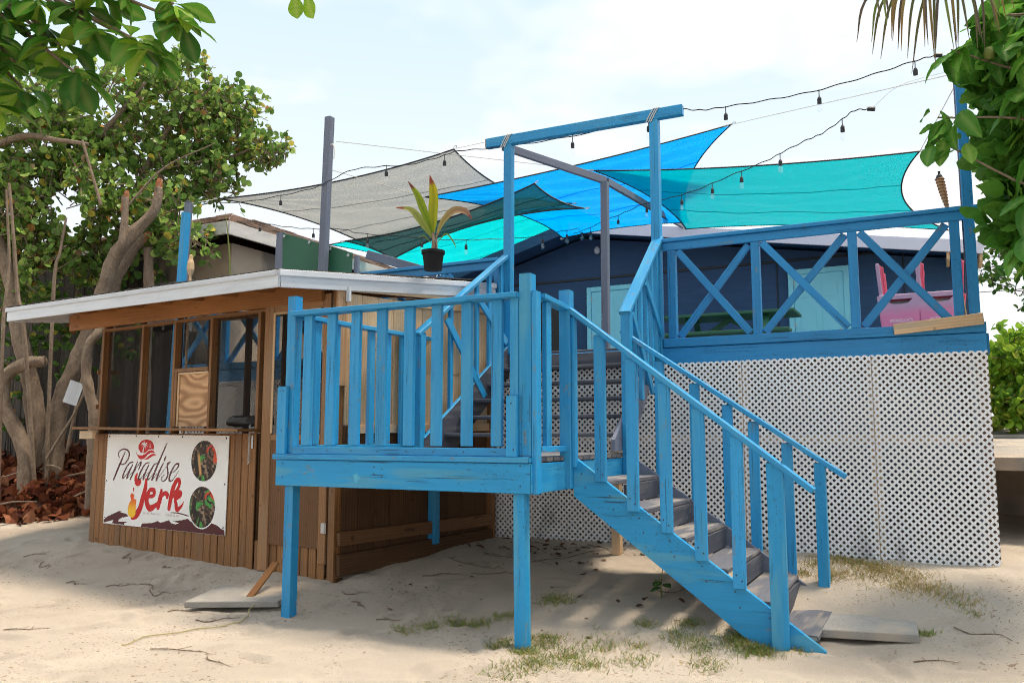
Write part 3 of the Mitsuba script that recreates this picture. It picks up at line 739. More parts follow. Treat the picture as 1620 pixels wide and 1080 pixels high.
PARADISE = {'letter_p': [[(0.401,1.36,0.013),(0.293,1.198,0.031),(0.181,1.019,0.025)], [(0.281,1.294,0.013),(0.256,1.328,0.015),(0.283,1.369,0.015),(0.365,1.395,0.016),(0.457,1.378,0.022),(0.494,1.331,0.023),(0.467,1.269,0.02),(0.4,1.217,0.015),(0.316,1.206,0.011)]],
 'letter_a': [[(0.582,1.243,0.013),(0.507,1.223,0.018),(0.43,1.153,0.022),(0.378,1.064,0.027),(0.386,1.044,0.022),(0.426,1.065,0.008),(0.503,1.135,0.009),(0.574,1.204,0.016)], [(0.579,1.21,0.012),(0.516,1.128,0.023),(0.464,1.046,0.023),(0.498,1.061,0.007),(0.575,1.123,0.007)]],
 'letter_r': [[(0.676,1.244,0.013),(0.62,1.151,0.025),(0.542,1.032,0.022)], [(0.611,1.117,0.007),(0.686,1.199,0.009),(0.74,1.243,0.016),(0.747,1.224,0.026),(0.702,1.149,0.011)]],
 'letter_a2': [[(0.924,1.24,0.012),(0.845,1.225,0.016),(0.771,1.154,0.025),(0.715,1.06,0.027),(0.735,1.037,0.019),(0.779,1.061,0.008),(0.853,1.136,0.009),(0.91,1.203,0.015)], [(0.909,1.21,0.012),(0.853,1.129,0.024),(0.809,1.039,0.022),(0.837,1.056,0.006),(0.911,1.124,0.006)]],
 'letter_d': [[(1.081,1.236,0.012),(1.016,1.212,0.019),(0.944,1.132,0.025),(0.899,1.058,0.024),(0.912,1.039,0.018),(0.961,1.066,0.008),(1.034,1.134,0.009),(1.084,1.2,0.013)], [(1.256,1.47,0.007),(1.212,1.404,0.021),(1.094,1.22,0.026),(1.015,1.087,0.024),(0.986,1.034,0.016),(1.018,1.055,0.007),(1.091,1.122,0.007)]],
 'letter_i': [[(1.203,1.238,0.013),(1.133,1.143,0.027),(1.075,1.037,0.022),(1.107,1.057,0.006),(1.21,1.151,0.005),(1.338,1.254,0.007)], [(1.246,1.317,0.014),(1.227,1.284,0.028),(1.22,1.274,0.021)]],
 'letter_s': [[(1.338,1.254,0.012),(1.28,1.23,0.018),(1.29,1.172,0.023),(1.301,1.108,0.025),(1.262,1.049,0.019),(1.209,1.028,0.012),(1.173,1.059,0.011),(1.23,1.103,0.009)]],
 'letter_e': [[(1.354,1.122,0.01),(1.437,1.156,0.011),(1.497,1.208,0.019),(1.49,1.237,0.022),(1.432,1.22,0.016),(1.363,1.141,0.023),(1.331,1.07,0.026),(1.35,1.035,0.019),(1.413,1.059,0.008),(1.507,1.154,0.005)]]}
JERK = {'letter_j': [[(0.679,1.099,0.031),(0.655,1.052,0.055),(0.681,1.005,0.085),(0.722,1.0,0.085),(0.754,1.013,0.041)], [(0.871,1.035,0.04),(0.866,0.944,0.071),(0.818,0.805,0.085),(0.775,0.696,0.086),(0.702,0.616,0.095),(0.624,0.582,0.06)]],
 'letter_e': [[(0.96,0.841,0.041),(1.037,0.859,0.052),(1.045,0.912,0.06),(0.966,0.92,0.05),(0.914,0.847,0.075),(0.908,0.763,0.08),(0.971,0.706,0.08),(1.06,0.732,0.06),(1.121,0.772,0.036)]],
 'letter_r': [[(1.192,0.917,0.048),(1.168,0.819,0.076),(1.137,0.728,0.067)], [(1.185,0.842,0.038),(1.251,0.89,0.051),(1.309,0.877,0.061),(1.305,0.843,0.038)]],
 'letter_k': [[(1.45,0.904,0.037),(1.519,0.973,0.046),(1.532,1.039,0.055),(1.476,1.045,0.057),(1.415,0.955,0.071),(1.38,0.85,0.073),(1.352,0.724,0.061)], [(1.429,0.859,0.037),(1.499,0.906,0.055),(1.56,0.908,0.055),(1.551,0.872,0.049),(1.468,0.832,0.049),(1.485,0.774,0.059),(1.507,0.716,0.057),(1.584,0.756,0.033),(1.628,0.813,0.009)]]}
for z_, (word, m_) in enumerate(((JERK, 'm_red'), (PARADISE, 'm_maroon'))):
    for nm, ss in word.items():
        add(nm.rstrip('2'), extrude(unary_union([stroke(s) for s in ss]), 0.0015 + 0.001 * z_, SP, RX, UP, NZ), m_, sgn)
poly = lambda pts: Polygon(pts).buffer(0)
add('flame', extrude(Polygon(spline(np.array([(0.587,0.872),(0.641,0.843),(0.631,0.805),(0.686,0.792),(0.684,0.738),(0.687,0.631),(0.65,0.587),(0.597,0.579),(0.54,0.608),(0.524,0.661),(0.539,0.739),(0.585,0.787),(0.56,0.833),(0.587,0.872)]), 6)).buffer(0), 0.003, SP, RX, UP, NZ), 'm_flame', sgn)
add('spark', extrude(poly([(0.621,0.943),(0.637,0.913),(0.627,0.881),(0.61,0.912)]), 0.002, SP, RX, UP, NZ), 'm_red', sgn)
mA = poly([(0.0,0.517),(0.096,0.569),(0.193,0.598),(0.343,0.645),(0.399,0.644),(0.359,0.63),(0.498,0.617),(0.542,0.589),(0.42,0.571),(0.339,0.543),(0.327,0.515),(0.534,0.523),(0.454,0.503),(0.463,0.484),(0.288,0.484),(0.189,0.488),(0.228,0.529),(0.074,0.501),(0.018,0.486)])
mB = poly([(0.807,0.48),(0.836,0.525),(0.882,0.524),(0.947,0.531),(1.05,0.541),(1.138,0.568),(1.203,0.55),(1.363,0.588),(1.403,0.557),(1.489,0.549),(1.561,0.566),(1.438,0.581),(1.595,0.601),(1.714,0.625),(1.768,0.597),(2.159,0.597),(2.245,0.581),(2.314,0.549),(2.372,0.537),(2.384,0.48)])
add('mountain_print', extrude(unary_union([mA, mB, poly([(1.393,0.681),(1.54,0.685),(1.723,0.662),(1.736,0.648),(1.541,0.671),(1.394,0.673)])]), 0.0012, SP, RX, UP, NZ), 'm_maroon', sgn)
sun_ = [Point(0.839 + 0.16 * math.cos(a), 1.425 + 0.088 * math.sin(a)) for a in np.linspace(0, 6.283, 40)]
sun_ = Polygon([(p.x, p.y) for p in sun_]).difference(sbox(0.6, 1.3, 1.1, 1.352)).difference(stroke([(0.77, 1.34, 0.024), (0.785, 1.40, 0.02), (0.803, 1.45, 0.014)]))
for ex, ey in ((0.728, 1.451), (0.759, 1.427), (0.835, 1.40), (0.868, 1.428), (0.862, 1.466), (0.799, 1.498), (0.755, 1.475)):
    sun_ = sun_.difference(stroke([(0.802, 1.455, 0.014), ((0.802 + ex) / 2, (1.455 + ey) / 2 + 0.008, 0.013), (ex, ey, 0.006)], 3))
sun_ = sun_.difference(stroke([(0.90, 1.432, 0.006), (0.92, 1.422, 0.010), (0.945, 1.434, 0.006)], 3)).difference(stroke([(0.905, 1.456, 0.004), (0.918, 1.45, 0.007), (0.932, 1.458, 0.004)], 3))
w1 = poly([(0.624,1.366),(0.674,1.329),(0.745,1.32),(0.824,1.341),(0.9,1.382),(0.968,1.389),(1.032,1.357),(0.959,1.359),(0.892,1.342),(0.817,1.288),(0.749,1.272),(0.689,1.293)])
w2 = poly([(0.812,1.275),(0.873,1.302),(0.938,1.339),(1.005,1.349),(1.063,1.329),(0.996,1.323),(0.93,1.296),(0.875,1.275)])
sun_ = sun_.difference(w1.buffer(0.012)).difference(w2.buffer(0.01))
add('logo', extrude(unary_union([sun_, w1, w2]), 0.0015, SP, RX, UP, NZ), 'm_red', sgn)
tm = meshkit.text_mesh('RODNEYS', 0.026, 0.0012); tm2 = meshkit.text_mesh('GROUP', 0.026, 0.0012)
ms = []
for m_, x0, wid in ((tm, 0.836, 0.36), (tm2, 1.29, 0.265)):
    v = np.array(m_.vertices); k = wid / v[:, 0].max()
    ms.append((SP + (x0 + v[:, :1] * k) * RX + (0.632 + v[:, 1:2]) * UP + v[:, 2:] * NZ, np.asarray(m_.faces), v[:, :2]))
add('small_lettering', ms, 'm_grey_print', sgn)


def food(kind):
    def fn(p, n, uv):
        x, y = uv.x * 16.0 + 3 * noise(uv.x * 9, uv.y * 9, 1.0), uv.y * 16.0 + 3 * noise(uv.x * 9 + 5, uv.y * 9, 2.0)
        a, b, w = voronoi(x, y)
        c = mix((0.012, 0.009, 0.007), (0.17, 0.085, 0.045), smoothstep(0.15, 0.95, w) * smoothstep(0.05, 0.5, b - a))
        c = mix(c, (0.42, 0.30, 0.20), smoothstep(0.62, 0.72, fbm(uv.x * 30, uv.y * 30, 5.0, 2)) * 0.55)
        g = (w > 0.80) if kind else (w > 0.93)
        c = dr.select(g, mi.Color3f(0.05, 0.26, 0.05) * (0.5 + noise(uv.x * 60, uv.y * 60)), c)
        c = dr.select((w < 0.10) if kind else (w < 0.06), mi.Color3f(0.55, 0.05, 0.02), c)
        if kind:
            c = mix(c, (0.03, 0.24, 0.07), smoothstep(0.045, 0.0, uv.x) * 0.9)
        else:
            c = mix(c, (0.52, 0.29, 0.11), smoothstep(0.030, 0.012, dr.abs(uv.x - 0.13 - 0.22 * (0.30 - uv.y))) * smoothstep(0.04, 0.10, uv.y) * smoothstep(0.34, 0.27, uv.y))
            c = dr.select((uv.x > 0.40) & (uv.y > 0.21) & (uv.y < 0.31), mi.Color3f(0.60, 0.07, 0.02), c)
        return c
    return fn


mat('m_food_a', food(0), 0.5, 0.3); mat('m_food_b', food(1), 0.5, 0.3)
for m_, cx, cy in (('m_food_a', 1.968, 1.277), ('m_food_b', 1.966, 0.765)):
    el = lambda rx, ry: Polygon([(rx * math.cos(a), ry * math.sin(a)) for a in np.linspace(0, 6.2831, 48, endpoint=False)])
    add('oval_rim', extrude(el(0.245, 0.240).difference(el(0.232, 0.227)), 0.002, SP + cx * RX + cy * UP, RX, UP, NZ), 'm_signwhite', sgn)
    o = extrude(el(0.232, 0.227), 0.002, SP + cx * RX + cy * UP, RX, UP, NZ)
    o = [(a, b, c + 0.23) for a, b, c in o]
    add('food_picture', o, m_, sgn)
scr = [lathe([(0, 0.004), (0.009, 0.003), (0.011, 0)], 10, SP + x * RX + z * UP, np.stack([RX, UP, NZ])) for x, z in ((0.04, 1.55), (0.62, 1.555), (1.08, 1.55), (1.55, 1.545), (2.35, 1.53), (2.35, 1.03), (0.03, 1.0), (0.03, 0.55), (2.35, 0.56))]
add('screw', scr, 'm_rubber', sgn)

# ---------------------------------------------------------------- things on and by the kiosk
Y_ROOF = lambda t, s: rz_(t, s) + 0.05
pt = thing('potted_palm', 'young yellow green palm in a black pot on the kiosk roof edge', 'potted plant')
pc = np.array([-2.08, 1.83, 3.335])
add('pot', lathe([(0.0, 0.0), (0.095, 0.0), (0.115, 0.18), (0.128, 0.18), (0.128, 0.215), (0.112, 0.215), (0.108, 0.19), (0.0, 0.19)], 24, pc), 'm_rubber', pt)
add('soil', lathe([(0.107, 0.192), (0.05, 0.205), (0.0, 0.21)], 16, pc), 'm_twig', pt)
add('stem', [tube(spline([pc + (0, 0, 0.19), pc + (0.005, 0, 0.30), pc + (-0.005, 0.0, 0.42)], 5), [0.03, 0.022, 0.014], 8)], 'm_bark', pt, smooth=True)
add('stem', [tube(spline([pc + (0.05, 0, 0.19), pc + (0.04, 0, 0.32), pc + (0.05, 0.0, 0.42)], 5), [0.012, 0.008], 6)], 'm_bark', pt, smooth=True)


def blade(P, w, fold=0.25, up=(0.3, -0.9, 0.2), nseg=10, col0=(0.2, 0.3, 0.05), col1=None, tip=None):
    """a long leaf along the points P, with half widths w; returns mesh and colours"""
    P = spline(np.array(P, float), 5)
    w = np.interp(np.linspace(0, 1, len(P)), np.linspace(0, 1, len(w)), w)
    Dv = np.gradient(P, axis=0); Dv /= np.linalg.norm(Dv, axis=1, keepdims=True)
    s = np.cross(Dv, up); s /= np.linalg.norm(s, axis=1, keepdims=True)
    nn = np.cross(s, Dv)
    cols = np.array([-1, -0.5, 0, 0.5, 1.0])
    V = P[:, None] + s[:, None] * (w[:, None] * cols)[..., None] + nn[:, None] * (np.abs(cols) * w[:, None] * fold)[..., None]
    m = sheet(V)
    t = np.repeat(np.linspace(0, 1, len(P)), 5)[:, None]
    c = np.array(col0) * (1 - t) + np.array(col1 if col1 is not None else col0) * t
    c = c * (1 - 0.25 * (np.tile(np.abs(cols), len(P))[:, None] < 0.1))
    if tip is not None: c = np.where(t > 0.86, np.array(tip), c)
    return m, c


R3 = np.array([math.cos(YAW), math.sin(YAW), 0]); Z3 = np.array([0, 0, 1.0])
for pts, w, c0, c1, tp in (
        ([(0, 0.40), (-0.005, 0.6), (0.0, 0.85), (-0.045, 1.06)], [0.012, 0.05, 0.055, 0.045, 0.004], (0.30, 0.36, 0.02), (0.52, 0.42, 0.02), (0.30, 0.07, 0.03)),
        ([(-0.01, 0.40), (-0.09, 0.62), (-0.17, 0.82), (-0.28, 0.98)], [0.010, 0.035, 0.045, 0.03, 0.003], (0.20, 0.30, 0.02), (0.30, 0.36, 0.03), (0.20, 0.06, 0.04)),
        ([(-0.01, 0.36), (-0.12, 0.52), (-0.24, 0.66), (-0.40, 0.68)], [0.008, 0.035, 0.04, 0.025, 0.006], (0.26, 0.32, 0.05), (0.42, 0.40, 0.12), (0.28, 0.07, 0.03)),
        ([(0.03, 0.36), (0.10, 0.53), (0.22, 0.65), (0.35, 0.64), (0.42, 0.55)], [0.008, 0.03, 0.045, 0.035, 0.005], (0.40, 0.34, 0.08), (0.36, 0.16, 0.14), (0.24, 0.08, 0.07)),
        ([(0.04, 0.30), (0.14, 0.40), (0.22, 0.31), (0.25, 0.24)], [0.004, 0.008, 0.007, 0.003], (0.22, 0.28, 0.04), None, None),
        ([(-0.02, 0.30), (-0.10, 0.38), (-0.16, 0.35)], [0.003, 0.006, 0.003], (0.22, 0.28, 0.04), None, None)):
    P = [pc + R3 * a + Z3 * b + np.array([0.454, -0.891, 0]) * 0.15 * abs(a) for a, b in pts]
    m, c = blade(P, w, col0=c0, col1=c1, tip=tp)
    add('frond', m, 'm_leaf', pt, smooth=True, color=c)

gp = thing('grey_post', 'tall square grey post rising behind the kiosk roof', 'post')
add('shaft', beam((-4.62, 3.03, 3.3), (-4.56, 3.03, 5.93), 0.10, 0.10, (0, 1, 0)), 'm_grey', gp)
add('hook', [tube(spline([(-4.50, 3.0, 5.52), (-4.44, 2.98, 5.5), (-4.42, 2.98, 5.40), (-4.43, 2.98, 5.30)], 5), 0.008, 6)], 'm_rope', gp)
ts = thing('green_tarp', 'dark green tarpaulin stretched between grey posts above the kiosk roof', 'tarp')
Pq = np.array([[np.array([-5.43 + 1.25 * a, VD + 0.02 + 0.012 * math.sin(9 * a + 3 * b), (4.42 - 0.42 * a) * (1 - b) + (3.62) * b]) for b in np.linspace(0, 1, 8)] for a in np.linspace(0, 1, 16)])
add('cloth', sheet(Pq), 'm_tgreen', ts, smooth=True)
add('post', beam((-5.53, VD + 0.06, 3.4), (-5.50, VD + 0.06, 4.44), 0.12, 0.05, (0, 1, 0)), 'm_grey', ts)
add('post', beam((-4.14, VD + 0.06, 3.4), (-4.14, VD + 0.06, 3.96), 0.06, 0.05, (0, 1, 0)), 'm_grey', ts)
add('eyelet', [lathe([(0.008, 0), (0.02, 0), (0.02, 0.006), (0.008, 0.006)], 10, (x, VD - 0.002, z), np.array([[1, 0, 0], [0, 0, 1], [0, -1, 0.0]])) for x, z in ((-5.38, 4.36), (-4.92, 4.22), (-4.55, 4.09), (-4.24, 3.97))], 'm_white', ts)
gr = thing('grey_rail', 'sloping grey timber rail at the right end of the green tarpaulin', 'rail')
add('board', beam((-4.12, VD + 0.25, 4.02), (-3.15, VD + 0.5, 3.70), 0.04, 0.12), 'm_grey', gr)
bush = thing('small_bush', 'small dark green succulent bush behind the kiosk roof', 'bush')
tc = thing('garden_torch', 'short wicker torch head showing above the kiosk roof at left', 'torch')
add('wick_head', lathe([(0.0, 0.0), (0.022, 0.0), (0.055, 0.10), (0.05, 0.20), (0.03, 0.26), (0.03, 0.31), (0.0, 0.33)], 12, (-7.1, 3.0, 3.92)), 'm_lumber', tc)
add('pole', tube([(-7.1, 3.0, 0.4), (-7.1, 3.0, 3.93)], 0.018, 8), 'm_lumber', tc)
sht = thing('bamboo_shoot', 'single thin green shoot standing up from the kiosk roof', 'plant')
add('stem', [tube(spline([(-5.20, 1.95, 3.30), (-5.215, 1.95, 3.75), (-5.28, 1.95, 4.2), (-5.33, 1.95, 4.42)], 6), [0.012, 0.010, 0.006, 0.003], 6)], 'm_leafstem', sht) if False else None
mat('m_leafstem', (0.14, 0.17, 0.04), 0.6, 0.3)
add('stem', [tube(spline([(-5.20, 1.95, 3.30), (-5.215, 1.95, 3.75), (-5.28, 1.95, 4.2), (-5.33, 1.95, 4.42)], 6), [0.012, 0.010, 0.006, 0.003], 6)], 'm_leafstem', sht)
add('root_tuft', [tube(spline([(-5.20, 1.95, 3.28), (-5.205, 1.95, 3.5)], 4), [0.018, 0.012], 6)], 'm_bark', sht)
stk = thing('leaning_plank', 'weathered brown stick leaning from the sand slab to the kiosk door', 'plank')
add('wood', [beam((-2.94, 0.08, float(G(-2.94, 0.08)) + 0.03), (-3.10, 0.66, 0.33), 0.07, 0.025)], 'm_siding', stk)
blk = thing('black_bag', 'slumped black bag lying on the kiosk counter at the right end', 'bag')
bv = trimesh.creation.icosphere(3, 1.0)
bvv = np.array(bv.vertices); bvv = np.sign(bvv) * np.abs(bvv) ** 0.45; bvv = bvv * (1 + 0.35 * (meshkit.fbm(bvv * 1.9, 3, 1) - 0.5)[:, None]) * [0.27, 0.13, 0.06]
Kc = K(1.62, 0.18, 1.72)
add('sack', (np.stack([Kc[0] + bvv[:, 0], Kc[1] + bvv[:, 1], Kc[2] + bvv[:, 2]], 1), np.asarray(bv.faces), bvv[:, :2]), 'm_black', blk, smooth=True)


# ---------------------------------------------------------------- shade sails
def sail(name, label, corners, m, sag=0.08, belly=0.12, ripple=0.02, ropes=(), seed=0):
    k = thing(name, label, 'shade sail', 'shade sails')
    C = [np.array(c, float) for c in corners]
    cen = sum(C) / 4
    n = 72

    def edge(P, Q, s):
        t = np.linspace(0, 1, n + 1)[:, None]
        mid = (P + Q) / 2
        inn = cen - mid; inn -= (Q - P) * (inn @ (Q - P)) / ((Q - P) @ (Q - P)); inn /= np.linalg.norm(inn)
        return P * (1 - t) + Q * t + inn * np.linalg.norm(Q - P) * s * 4 * t * (1 - t)

    sg_ = sag if hasattr(sag, '__len__') else [sag] * 4
    b0, r1_, t1, l0 = edge(C[0], C[1], sg_[0]), edge(C[1], C[2], sg_[1]), edge(C[3], C[2], sg_[2]), edge(C[0], C[3], sg_[3])
    a = np.linspace(0, 1, n + 1)
    Am, Bm = np.meshgrid(a, a, indexing='ij')
    A3, B3 = Am[..., None], Bm[..., None]
    P = (1 - B3) * b0[:, None] + B3 * t1[:, None] + (1 - A3) * l0[None] + A3 * r1_[None] - ((1 - A3) * (1 - B3) * C[0] + A3 * (1 - B3) * C[1] + A3 * B3 * C[2] + (1 - A3) * B3 * C[3])
    w = 16 * Am * (1 - Am) * Bm * (1 - Bm)
    P[..., 2] -= belly * w
    P[..., 2] += ripple * np.sin(Bm * 46 + 5 * np.sin(Am * 3 + seed)) * np.sqrt(w) * (0.4 + 0.6 * Am)
    for ca, cb in ((0, 0), (1, 0), (1, 1), (0, 1)):
        qa, qb = np.abs(Am - ca), np.abs(Bm - cb)
        rr, an = np.hypot(qa, qb), np.arctan2(qb, qa)
        P[..., 2] += 0.022 * np.sin(an * 17 + seed + 2 * rr) * np.exp(-rr / 0.28) * np.clip(rr / 0.06, 0, 1) * np.sqrt(np.clip(w * 4, 0, 1))
    P[..., 2] += 0.05 * (meshkit.fbm(np.stack([Am * 4, Bm * 9, Am * 0 + seed], -1), 3, seed) - 0.5) * np.sqrt(np.clip(w, 0, 1))
    L = max(np.linalg.norm(C[1] - C[0]), np.linalg.norm(C[2] - C[1]))
    add('cloth', sheet(P, np.stack([Am, Bm], -1).reshape(-1, 2) * L), m, k, smooth=True)
    hem = []
    for E_, I_ in ((P[:, 0], P[:, 1]), (P[-1], P[-2]), (P[:, -1], P[:, -2]), (P[0], P[1])):
        d = I_ - E_; d /= np.maximum(np.linalg.norm(d, axis=1, keepdims=True), 1e-6)
        hem.append(tube(E_ + d * 0.004, 0.012, 5))
    add('hem', hem, 'm_black', k, smooth=True)
    for c in C:
        o = c - (cen - c) / np.linalg.norm(cen - c) * 0.035
        ax_ = (cen - c) / np.linalg.norm(cen - c); bx_ = np.cross(ax_, [0, 0, 1.0]); bx_ /= np.linalg.norm(bx_)
        add('corner_ring', tube(np.array([o + 0.03 * (math.cos(a) * ax_ + math.sin(a) * bx_) for a in np.linspace(0, 6.2832, 13)]), 0.006, 5), 'm_steel', k)
    for fb in (0.34, 0.67):
        add('seam', tube(P[:, int(n * fb)] - (0, 0, 0.004), 0.006, 4), m, k, smooth=True)
    for p, q in ropes:
        add('rope', tube(spline([np.array(p), np.array(q)], 4), 0.005, 5), 'm_rope', k)
    return k


sail('shade_sail', 'large grey shade sail stretched over the kiosk side from the left pole', [(-7.13, 3.5, 5.24), (-3.80, 5.09, 6.01), (-2.35, 6.39, 5.28), (-5.03, 5.25, 4.41)], 'm_sailgrey', (0.03, 0.11, 0.06, 0.05), 0.05, 0.008,
     [((-7.42, 3.2, 5.12), (-7.13, 3.5, 5.24)), ((-3.80, 5.09, 6.01), (-2.05, 3.1, 5.2)), ((-5.03, 5.25, 4.41), (-5.06, 6.4, 3.5))], 1)
sail('shade_sail', 'bright blue shade sail billowing behind the gantry beam', [(-4.03, 4.64, 5.15), (0.08, 7.07, 6.41), (-1.07, 8.73, 5.36), (-3.29, 8.16, 5.20)], 'm_sailblue', (0.02, 0.15, 0.06, 0.08), 0.10, 0.035,
     [((0.08, 7.07, 6.41), (3.0, 3.3, 5.1)), ((-4.03, 4.64, 5.15), (-4.56, 3.1, 5.2))], 2)
sail('shade_sail', 'wide teal shade sail above the crossed railing at right', [(-1.85, 6.08, 5.66), (2.69, 6.71, 5.44), (3.03, 9.13, 4.84), (-1.12, 8.7, 5.24)], 'm_sailteal', (0.03, 0.17, 0.05, 0.08), 0.10, 0.01,
     [((2.69, 6.71, 5.44), (3.05, 3.25, 5.0)), ((-1.85, 6.08, 5.66), (-4.5, 3.1, 5.6))], 3)
sail('shade_sail', 'turquoise shade sail hanging lowest between the old house and the navy house', [(-8.46, 7.77, 5.54), (-4.19, 8.82, 6.55), (-2.88, 11.17, 6.08), (-6.86, 10.83, 5.0)], 'm_sailturq', (0.04, 0.08, 0.05, 0.06), 0.15, 0.03, [], 4)
sail('shade_sail', 'small dark green sheet added for the shade where the grey and blue sails overlap', [(-5.29, 4.33, 4.54), (-2.38, 5.03, 5.24), (-1.72, 5.36, 4.86), (-4.56, 4.59, 4.24)], 'm_sailoverlap', (0.04, 0.08, 0.06, 0.04), 0.03, 0.008, [((-4.56, 4.59, 4.24), (-4.6, 5.6, 3.6))], 5)  # not a sail of its own: dark sheet added for the sails' darkened overlap

# ---------------------------------------------------------------- navy house behind the deck
nh = thing('navy_house', 'low navy blue house with pale roof edge and light blue doors behind the deck', 'house')
A_ = [(-7.3, 5.02), (-3.9, 5.97), (3.55, 4.76)]


def gable(u):
    return np.interp(u, [a for a, _ in A_], [b for _, b in A_])


add('wall', extrude(Polygon([(-7.0, 0.3), (3.3, 0.3), (3.3, gable(3.3) - 0.16), (-3.9, 5.80), (-7.0, gable(-7.0) - 0.16)]), 5.0, (0, 15.7, 0), (1, 0, 0), (0, 0, 1), (0, -1, 0)), 'm_navy', nh)
rp = key('roof', nh)
ms = []
for (u0, z0), (u1, z1) in zip(A_[:-1], A_[1:]):
    ms += extrude(Polygon([(u0, z0 - 0.10), (u1, z1 - 0.10), (u1, z1), (u0, z0)]), 6.3, (0, 16.2, 0), (1, 0, 0), (0, 0, 1), (0, -1, 0))
v, f, u = merge(ms)
scene[rp] = mikit.ply((v, f), 'm_navy', uv=u)
for (u0, z0), (u1, z1), m_ in ((A_[0], A_[1], 'm_navy'), (A_[1], A_[2], 'm_lilac')):
    add('fascia', beam((u0, 9.87, z0 - 0.10), (u1, 9.87, z1 - 0.10), 0.04, 0.22), m_, rp)
for a in np.arange(3.0, 3.5, 0.16):
    add('rafter_end', bx(a, a + 0.05, 9.9, 10.6, gable(a) - 0.34, gable(a) - 0.2), 'm_lumber', rp)
for u0, u1 in ((0.42, 1.30), (-3.70, -2.85)):
    d = add('door', bx(u0, u1, 10.63, 10.69, ZD, 4.60), 'm_door', nh)
    for a0, a1 in ((u0 + 0.11, u0 + 0.38), (u0 + 0.50, u0 + 0.77)):
        for z0, z1 in ((4.15, 4.45), (3.35, 4.05), (2.7, 3.25)):
            add('panel', bx(a0, a1, 10.618, 10.628, z0, z1, 0.008), 'm_door', d)
    add('handle', lathe([(0.012, 0), (0.012, 0.04), (0.03, 0.05), (0.03, 0.075), (0, 0.08)], 10, (u1 - 0.07, 10.63, 3.5), np.array([[1, 0, 0], [0, 0, 1], [0, -1, 0.0]])), 'm_steel', d)
    for hz_ in (2.75, 3.6, 4.4):
        add('hinge', bx(u0 - 0.006, u0 + 0.014, 10.615, 10.632, hz_, hz_ + 0.09), 'm_steel', d)
    add('frame', [bx(u0 - 0.10, u0 - 0.007, 10.60, 10.69, ZD, 4.70), bx(u1 + 0.003, u1 + 0.10, 10.60, 10.69, ZD, 4.70), bx(u0 - 0.003, u1 + 0.003, 10.60, 10.69, 4.604, 4.70)], 'm_door', d)
w = add('window', bx(-5.0, -4.3, 10.64, 10.69, 2.9, 4.45), 'm_black', nh)
add('frame', [bx(-5.06, -5.0, 10.62, 10.69, 2.85, 4.5), bx(-4.3, -4.24, 10.62, 10.69, 2.85, 4.5), bx(-5.0, -4.3, 10.62, 10.69, 4.45, 4.5)], 'm_tgreen', w)
add('batten', bx(-6.9, 3.2, 10.67, 10.698, 4.88, 4.92), 'm_black', nh)
for a in (-5.9, -1.9, 0.1, 2.3):
    add('batten', bx(a, a + 0.02, 10.675, 10.698, 2.6, 4.87), 'm_black', nh)
add('wall_lamp', lathe([(0.0, 0.0), (0.05, 0.02), (0.07, 0.10), (0.03, 0.16), (0.0, 0.16)], 12, (-3.55, 10.6, 5.40)), 'm_white', nh)

# old house with weathered shingles at left, its corner towards the deck
oh = thing('old_house', 'weathered beige house with worn shingle roof behind the trees at left', 'house')
add('wall', bx(-17.0, -8.35, 5.0, 15.0, 0.3, 4.98, 0.0), 'm_stucco', oh)
rk = key('roof', oh)
e = [(-17.5, 4.6, 5.20), (-8.05, 4.6, 5.20), (-8.05, 15.4, 5.20), (-17.5, 15.4, 5.20), (-12.8, 9.3, 7.1), (-12.8, 10.7, 7.1)]
Fh = np.array([[0, 1, 4], [1, 2, 5], [1, 5, 4], [2, 3, 5], [3, 0, 4], [3, 4, 5], [0, 2, 1], [0, 3, 2]])
scene[rk] = mikit.ply((np.array(e), Fh), 'm_darkwood', uv=np.zeros((6, 2)))


def shingles(a, b, c, rows, wid):
    """courses of overlapping shingles on the triangle or trapezium a-b (eave) to c (ridge point)"""
    a, b, c = (np.array(x, float) for x in (a, b, c))
    nrm = np.cross(b - a, c - a); nrm /= np.linalg.norm(nrm)
    if nrm[2] < 0: nrm = -nrm
    for r in range(rows):
        t0, t1 = r / rows, min((r + 1.12) / rows, 0.999)
        p0, q0 = a + (c - a) * t0, b + (c - b) * t0
        p1, q1 = a + (c - a) * t1, b + (c - b) * t1
        n_ = max(1, int(np.linalg.norm(q0 - p0) / wid))
        row = []
        for i in range(n_):
            if rng.random() < 0.03: continue
            f0, f1 = i / n_, (i + 0.96) / n_
            h = 0.035 + rng.uniform(0, 0.02)
            V = np.array([p0 + (q0 - p0) * f0 + nrm * h, p0 + (q0 - p0) * f1 + nrm * h, p1 + (q1 - p1) * f1 + nrm * 0.018, p1 + (q1 - p1) * f0 + nrm * 0.018])
            V = np.vstack([V, V - nrm * 0.014])
            F = np.array([[0, 1, 2], [0, 2, 3], [4, 5, 1], [4, 1, 0], [5, 6, 2], [5, 2, 1], [7, 4, 0], [7, 0, 3]])
            row.append((V, F, np.full((8, 2), rng.uniform(0, 500))))
        if row: add('shingle_course', row, 'm_oldshingle', rk)


